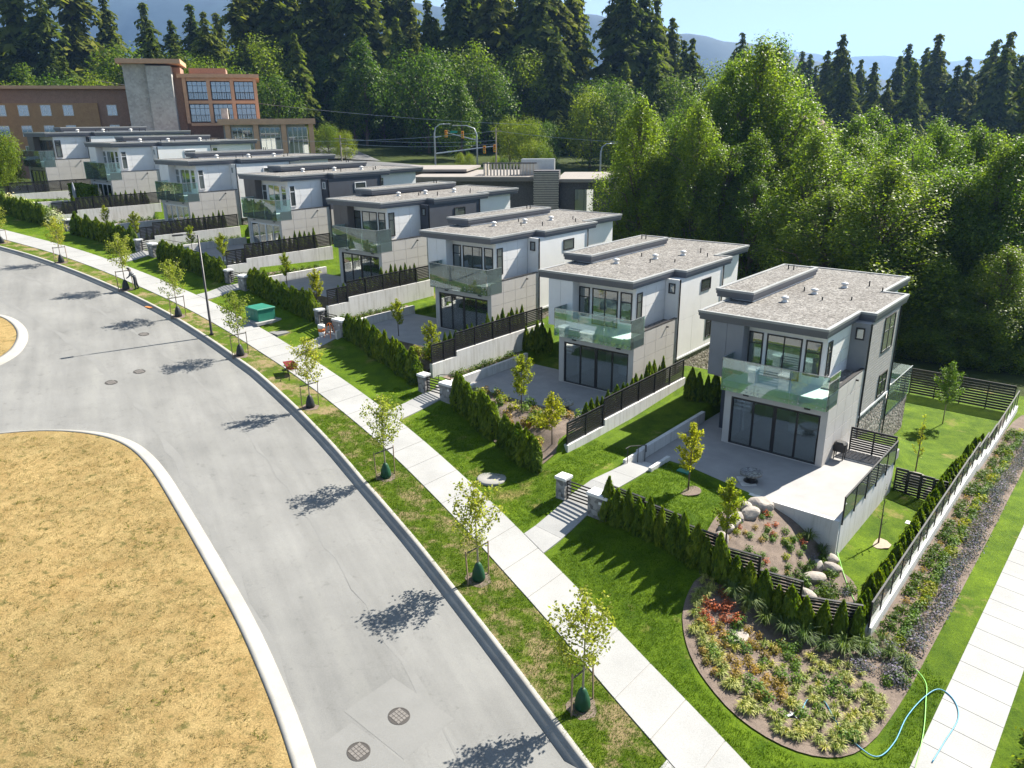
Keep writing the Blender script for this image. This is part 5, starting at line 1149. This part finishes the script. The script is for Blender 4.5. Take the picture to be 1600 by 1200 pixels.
ubox('screen_rail', W['duplex'], d, -1.6,.95,10.1,5.3,1.12,10.25); MB().box(3.2,2.2,8.66,7.4,3.8,10.6).build('roof_unit', W['steel'], d)
for x in (-7,-4,-1): window(d, 'v', 0, x, x+1.6, 4.5, 7.2, W['frame'], 2)
window(d, 'v', -1, 10.2, 12.6, 4.2, 7.2, W['frame'], 2)
# red-brown apartment block
W['brick'] = mat('red_brick', (.33,.20,.145), (.27,.165,.12), 1.5, .85, fine=.15, fscale=6); W['timber'] = mat('orange_timber', (.52,.32,.20), (.44,.27,.17), 2, .7); W['greystone'] = gravel_mat('grey_stone_wall', [(.34,.34,.325),(.39,.39,.375),(.44,.44,.425)], 3.0, .3); W['bluegl'] = glass_mat('apartment_glass', (.24,.33,.36), .30, .35); W['ochre'] = mat('ochre_brick', (.40,.24,.12), (.33,.19,.10), 1.5, .85, fine=.12, fscale=6)
c = tag(empty('apartment_block', (-49, 140, 10), R(17)), 'red-brown apartment block with stone tower and tall timber-framed windows', 'building')
MB().box(-6,.3,-3,5.4,14,15.6).build('wall', W['brick'], c); r_ = MB().box(-6.6,-1.5,15.6,6.4,15,16.2).build('roof', W['timber'], c); MB().box(-5,4,16.3,1.0,12,17.4).build('penthouse', W['brick'], c)
MB().bevbox(-14.5,-2.2,-3,-11,6,17.6,.05).build('stone_tower', W['greystone'], c); MB().bevbox(-10.98,-3.0,-3,-7.2,6,17.3,.05).build('stone_tower', W['greystone'], c); MB().box(-15.2,-3.6,17.6,-5.6,8,18.3).build('tower_roof', W['timber'], c)
MB().box(-7.19,-.5,-3,-5.99,6,17.2).build('link_wall', W['brick'], c)
for i in range(4): ubox('timber_post', W['timber'], c, -5.9+i*3.75, -1.2, 8.4, -5.35+i*3.75, -.6, 15.6)
for j in range(3): ubox('timber_beam', W['timber'], c, -5.29, -1.15, 8.0+j*3.55, 5.8, -.65, 8.45+j*3.55)
for i in range(3):
    for j in range(2):
        x0 = -5.3+i*3.75; z0 = 8.6+j*3.6; f = window(c, 'v', .28, x0, x0+3.15, z0, z0+2.9, W['frame'], 4, z0+2.2, .08)
        for k in range(9): ubox('baluster', W['frame'], c, x0+.1+k*.38, -.9, z0, x0+.14+k*.38, -.86, z0+1.1)
        ubox('handrail', W['frame'], c, x0, -.92, z0+1.1, x0+3.3, -.84, z0+1.16)
MB().box(-40,4,-3,-14.52,16,14.0).build('brick_wing', W['brick'], c); MB().box(-41,3,14.0,-14.0,17,14.5).build('wing_roof', W['timber'], c); MB().box(-40,3.6,4,-20,3.98,11.8).build('ochre_wall', W['ochre'], c)
for i in range(7):
    for j in range(3):
        x0 = -38.5+i*3.3
        if x0 < -16: window(c, 'v', 3.58 if x0 < -22 else 3.98, x0, x0+1.5, 3.4+j*3.2, 5.1+j*3.2, W['wframe'], 2)
MB().box(-70,2,-3,-40.02,18,13.5).build('left_wing', W['brick'], c); MB().box(-70,-2,-3,-41.5,1.98,21).build('left_block', W['ochre'], c)
for j in range(5): ubox('balcony_slab', W['concrete'], c, -70,-4.2,2.5+j*3.9,-40.5,-2.02,3.0+j*3.9); window(c, 'v', -2.02, -50, -43, 3.1+j*3.9, 5.6+j*3.9, W['wframe'], 4)
g = tag(empty('timber_pavilion', (-40, 134, 9.5), R(14)), 'low timber-framed glazed pavilion right of the apartment block', 'building')
MB().box(-7,1.0,-3,6,10,8.6).build('wall', W['greystone'], g); MB().box(-7.6,-.8,8.6,7.8,11,9.5).build('roof', W['timber'], g)
for i in range(4): ubox('post', W['timber'], g, -6.6+i*4.4, -.5, -3, -5.8+i*4.4, .3, 8.6)
for i in range(3): window(g, 'v', .98, -5.7+i*4.4, -2.4+i*4.4, 2.2, 8.2, W['wframe'], 4, 6.6, .1)
MB().box(-7.2,3,9.5,-6.2,4,11.2).build('chimney', W['greystone'], g); MB().box(-20,-1.5,5.8,-8,4,6.6).build('canopy', W['timber'], g); MB().box(-19,0,-3,-8.5,3.9,5.8).build('low_wall', W['brick'], g)
for i, (x, y) in enumerate(((-62,128),(-58.5,129),(-55.6,128.5))):
    t = tag(empty('patio_umbrella', (x, y, 12.6)), ['white terrace umbrella farthest left before the apartment block','white terrace umbrella in the middle of three','white terrace umbrella nearest the golden shrub'][i], 'umbrella', 'white terrace umbrellas'); MB().lathe([(.05,0),(.05,2.9)], n=8).build('pole', W['steel'], t); MB().lathe([(1.9,2.9),(1.0,3.35),(.05,3.75)], n=8).build('canopy', vis((.78,.76,.72)), t)
# a gabled house far right between the conifers
g = tag(empty('gabled_house', (64, 178, 2), R(20)), 'brown gabled house among the conifers on the right', 'house'); MB().box(-6,-4,-6,6,5,12).build('wall', W['ochre'], g)
MB().add([(-7,-5,11.8),(7,-5,11.8),(7,6,11.8),(-7,6,11.8),(-5,.5,17),(5,.5,17)], [(0,1,5,4),(1,2,5),(2,3,4,5),(3,0,4),(0,3,2,1)]).build('roof', W['brick'], g); window(g, 'v', -4, -2, 2, 7, 10, W['wframe'], 3)
# junction road behind, signals and lights
V = []; rd_ = [(-70,150),(-45,146),(-25,143),(-5,141),(15,140),(45,142),(90,150)]
W['oldasphalt'] = mat('old_asphalt', (.13,.13,.13), (.10,.10,.10), .3, .9)
poly = [(x, y-7) for x, y in rd_]+[(x, y+6) for x, y in rd_[::-1]]; patch('junction_road', poly, lambda x, y: Zt(x, y)+.15, W['oldasphalt'], 5)
patch('junction_road', [(-34,150),(-24,149),(-40,185),(-52,185)], lambda x, y: Zt(x, y)+.3, W['oldasphalt'], 5)
gv_ = mat('signal_steel', (.38,.42,.44), (.32,.36,.38), 3, .4, metal=.4); yl = vis((.70,.30,.02)); bk = vis((.02,.02,.02))
def signal(t, x, y, z):
    h = MB().bevbox(-.22,-.16,-.62,.22,.16,.62,.03).build('signal_head', yl, t, False, (x, y, z))
    for k, c_ in enumerate(((.30,.03,.02),(.25,.15,.02),(.03,.25,.08))): MB().lathe([(.13,0),(.13,.05),(.02,.06)], n=10).build('lens', vis(c_), h).matrix_local = Matrix.Translation((0,-.165,.36-k*.36)) @ Matrix.Rotation(R(90),4,'X')
def lamp_mast(x, y, top, arm, name, label, sig=()):
    z = Zt(x, y); t = tag(empty(name, (x, y, z)), label, 'traffic light' if sig else 'street lamp'); hh = top-z
    MB().tube([(0,0,0),(0,0,hh*.8),(arm*.12,0,hh*.93),(arm*.5,0,hh*.995),(arm,0,hh)], [.16,.13,.10,.08,.07], 8).build('pole', gv_, t, True); MB().bevbox(-.5,-.18,-.08,.5,.18,.08,.03).build('lamp_head', W['flash'], t, False, (arm+.3*(1 if arm > 0 else -1), 0, hh))
    for q in sig:
        if q[0] == 'arm': MB().tube([(0,0,q[1]-z),(q[2],0,q[3]-z)], [.12,.07], 7).build('signal_arm', gv_, t)
        elif q[0] == 'sig': signal(t, q[1], -.1, q[2]-z)
        else: ubox('street_sign', vis((.02,.25,.16)), t, q[1], -.15, q[2]-z, q[1]+1.3, -.1, q[2]-z+.4)
lamp_mast(-13.0, 140, 17.9, 2.0, 'signal_mast', 'tall curved lamp mast with signals left of the junction', [('arm',13.0,10.6,14.2),('sig',8.6,13.6),('sig',10.4,13.8),('arm',15.7,1.2,15.9)])
lamp_mast(-6.0, 148, 17.6, -3.6, 'signal_mast', 'second lamp mast with signal heads hung from its arm', [('arm',15.0,-5.6,16.4),('sig',-5.6,16.2),('sig',-2.6,16.0),('sign',-4.8,16.3)])
lamp_mast(15.9, 140, 14.4, 2.0, 'street_lamp', 'curved street lamp right of the charcoal house')
def pole(x, y, h, label):
    z = Zt(x, y); t = tag(empty('utility_pole', (x, y, z)), label, 'utility pole', 'utility poles with wires'); MB().tube([(0,0,-.5),(0,0,h)], [.16,.11], 8).build('pole', W['palebark'], t); ubox('crossarm', W['palebark'], t, -1.0,-.06,h-.6,1.0,.06,h-.48); return Vector((x, y, z+h-.5))
pa = pole(-2.4, 143, 8.2, 'grey utility pole right of the traffic signals'); pb = pole(-43.5, 128, 6.8, 'pale utility pole in front of the apartment block'); pc_ = pole(-27.5, 131, 6.3, 'thin utility pole beside the golden hedge'); pd = pole(40, 150, 10, 'utility pole among the right-hand trees')
def wire(a, b, sag, label):
    pts = [a.lerp(b, i/16)-Vector((0,0,sag*4*(i/16)*(1-i/16))) for i in range(17)]; tag(MB().tube(pts, .03, 4).build('overhead_wire', gv_), label, 'wire')
wire(pa, pb, .8, 'upper overhead wire from the junction to the apartment block'); wire(pa-Vector((0,0,1.6)), pc_, .5, 'lower overhead wire left of the traffic signals'); wire(pa-Vector((0,0,2.2)), pc_-Vector((0,0,.8)), .5, 'lowest overhead wire left of the traffic signals'); wire(pa, pd, .7, 'overhead wire running right through the trees'); wire(Vector((-75,150,26)), Vector((4,150,17.6)), 1.2, 'long high wire crossing in front of the dark forest')
# ------------------------------------------------------------------ mountains
W['mount'] = mat('forested_slope', (.022,.040,.042), (.012,.022,.026), .006, .95, fine=.3, fscale=.03)
def ridge(name, prof, Y, depth, seed, label=None):
    r_ = np.random.default_rng(seed); xs = np.arange(prof[0][0], prof[-1][0], depth/22); V = []; nd_ = 26
    ph = r_.uniform(0, 6.28, 12); fr_ = r_.uniform(.5, 3.5, 12)
    for j in range(nd_):
        f = j/(nd_-1); 
        for x in xs:
            hgt = np.interp(x, [p[0] for p in prof], [p[1] for p in prof]); rel = math.sin(f*math.pi)**.8
            spur = sum(math.sin(x/depth*6*fr_[k]*(1+.3*k)+ph[k]+f*3*math.sin(ph[k]))/(1.3+k) for k in range(12))
            V.append((x, Y+(f-.5)*depth*2, -60+(hgt+60)*rel*(1+.035*spur*(.4+1.4*abs(f-.5)))))
    n = len(xs); i0 = np.arange(n-1)[None, :]+n*np.arange(nd_-1)[:, None]; F = np.stack([i0, i0+1, i0+n+1, i0+n], -1).reshape(-1, 4)
    tag(inst(name, np_mesh(name, V, F, W['mount'], True)), kind='structure')
ridge('mountain', [(-5200,520),(-3000,500),(-1339,445),(-900,440),(-437,430),(-100,395),(240,372),(420,345),(608,312),(816,278),(1052,222),(1300,150),(1700,40),(2300,-60)], 3000, 700, 1)
ridge('mountain', [(900,300),(1500,420),(1800,452),(2005,480),(2300,440),(2795,436),(3100,405),(3261,412),(3740,340),(4500,300),(6500,260)], 6000, 1200, 2)
# small cloud, far off above the right-hand ridge
# ------------------------------------------------------------------ air
hz_ = bpy.data.materials.new('haze_air'); hz_.use_nodes = True; t = hz_.node_tree; t.nodes.clear(); out = nd(t, 'ShaderNodeOutputMaterial'); pv = nd(t, 'ShaderNodeVolumePrincipled')
pv.inputs['Color'].default_value = (.30,.55,1,1); pv.inputs['Density'].default_value = HAZE = 1.05e-4; pv.inputs['Anisotropy'].default_value = .2; t.links.new(pv.outputs[0], out.inputs['Volume'])
me = MB().box(-9500,-9300,-80,9500,9000,640).mesh('haze', hz_)
tag(inst('haze', me), kind='stuff')
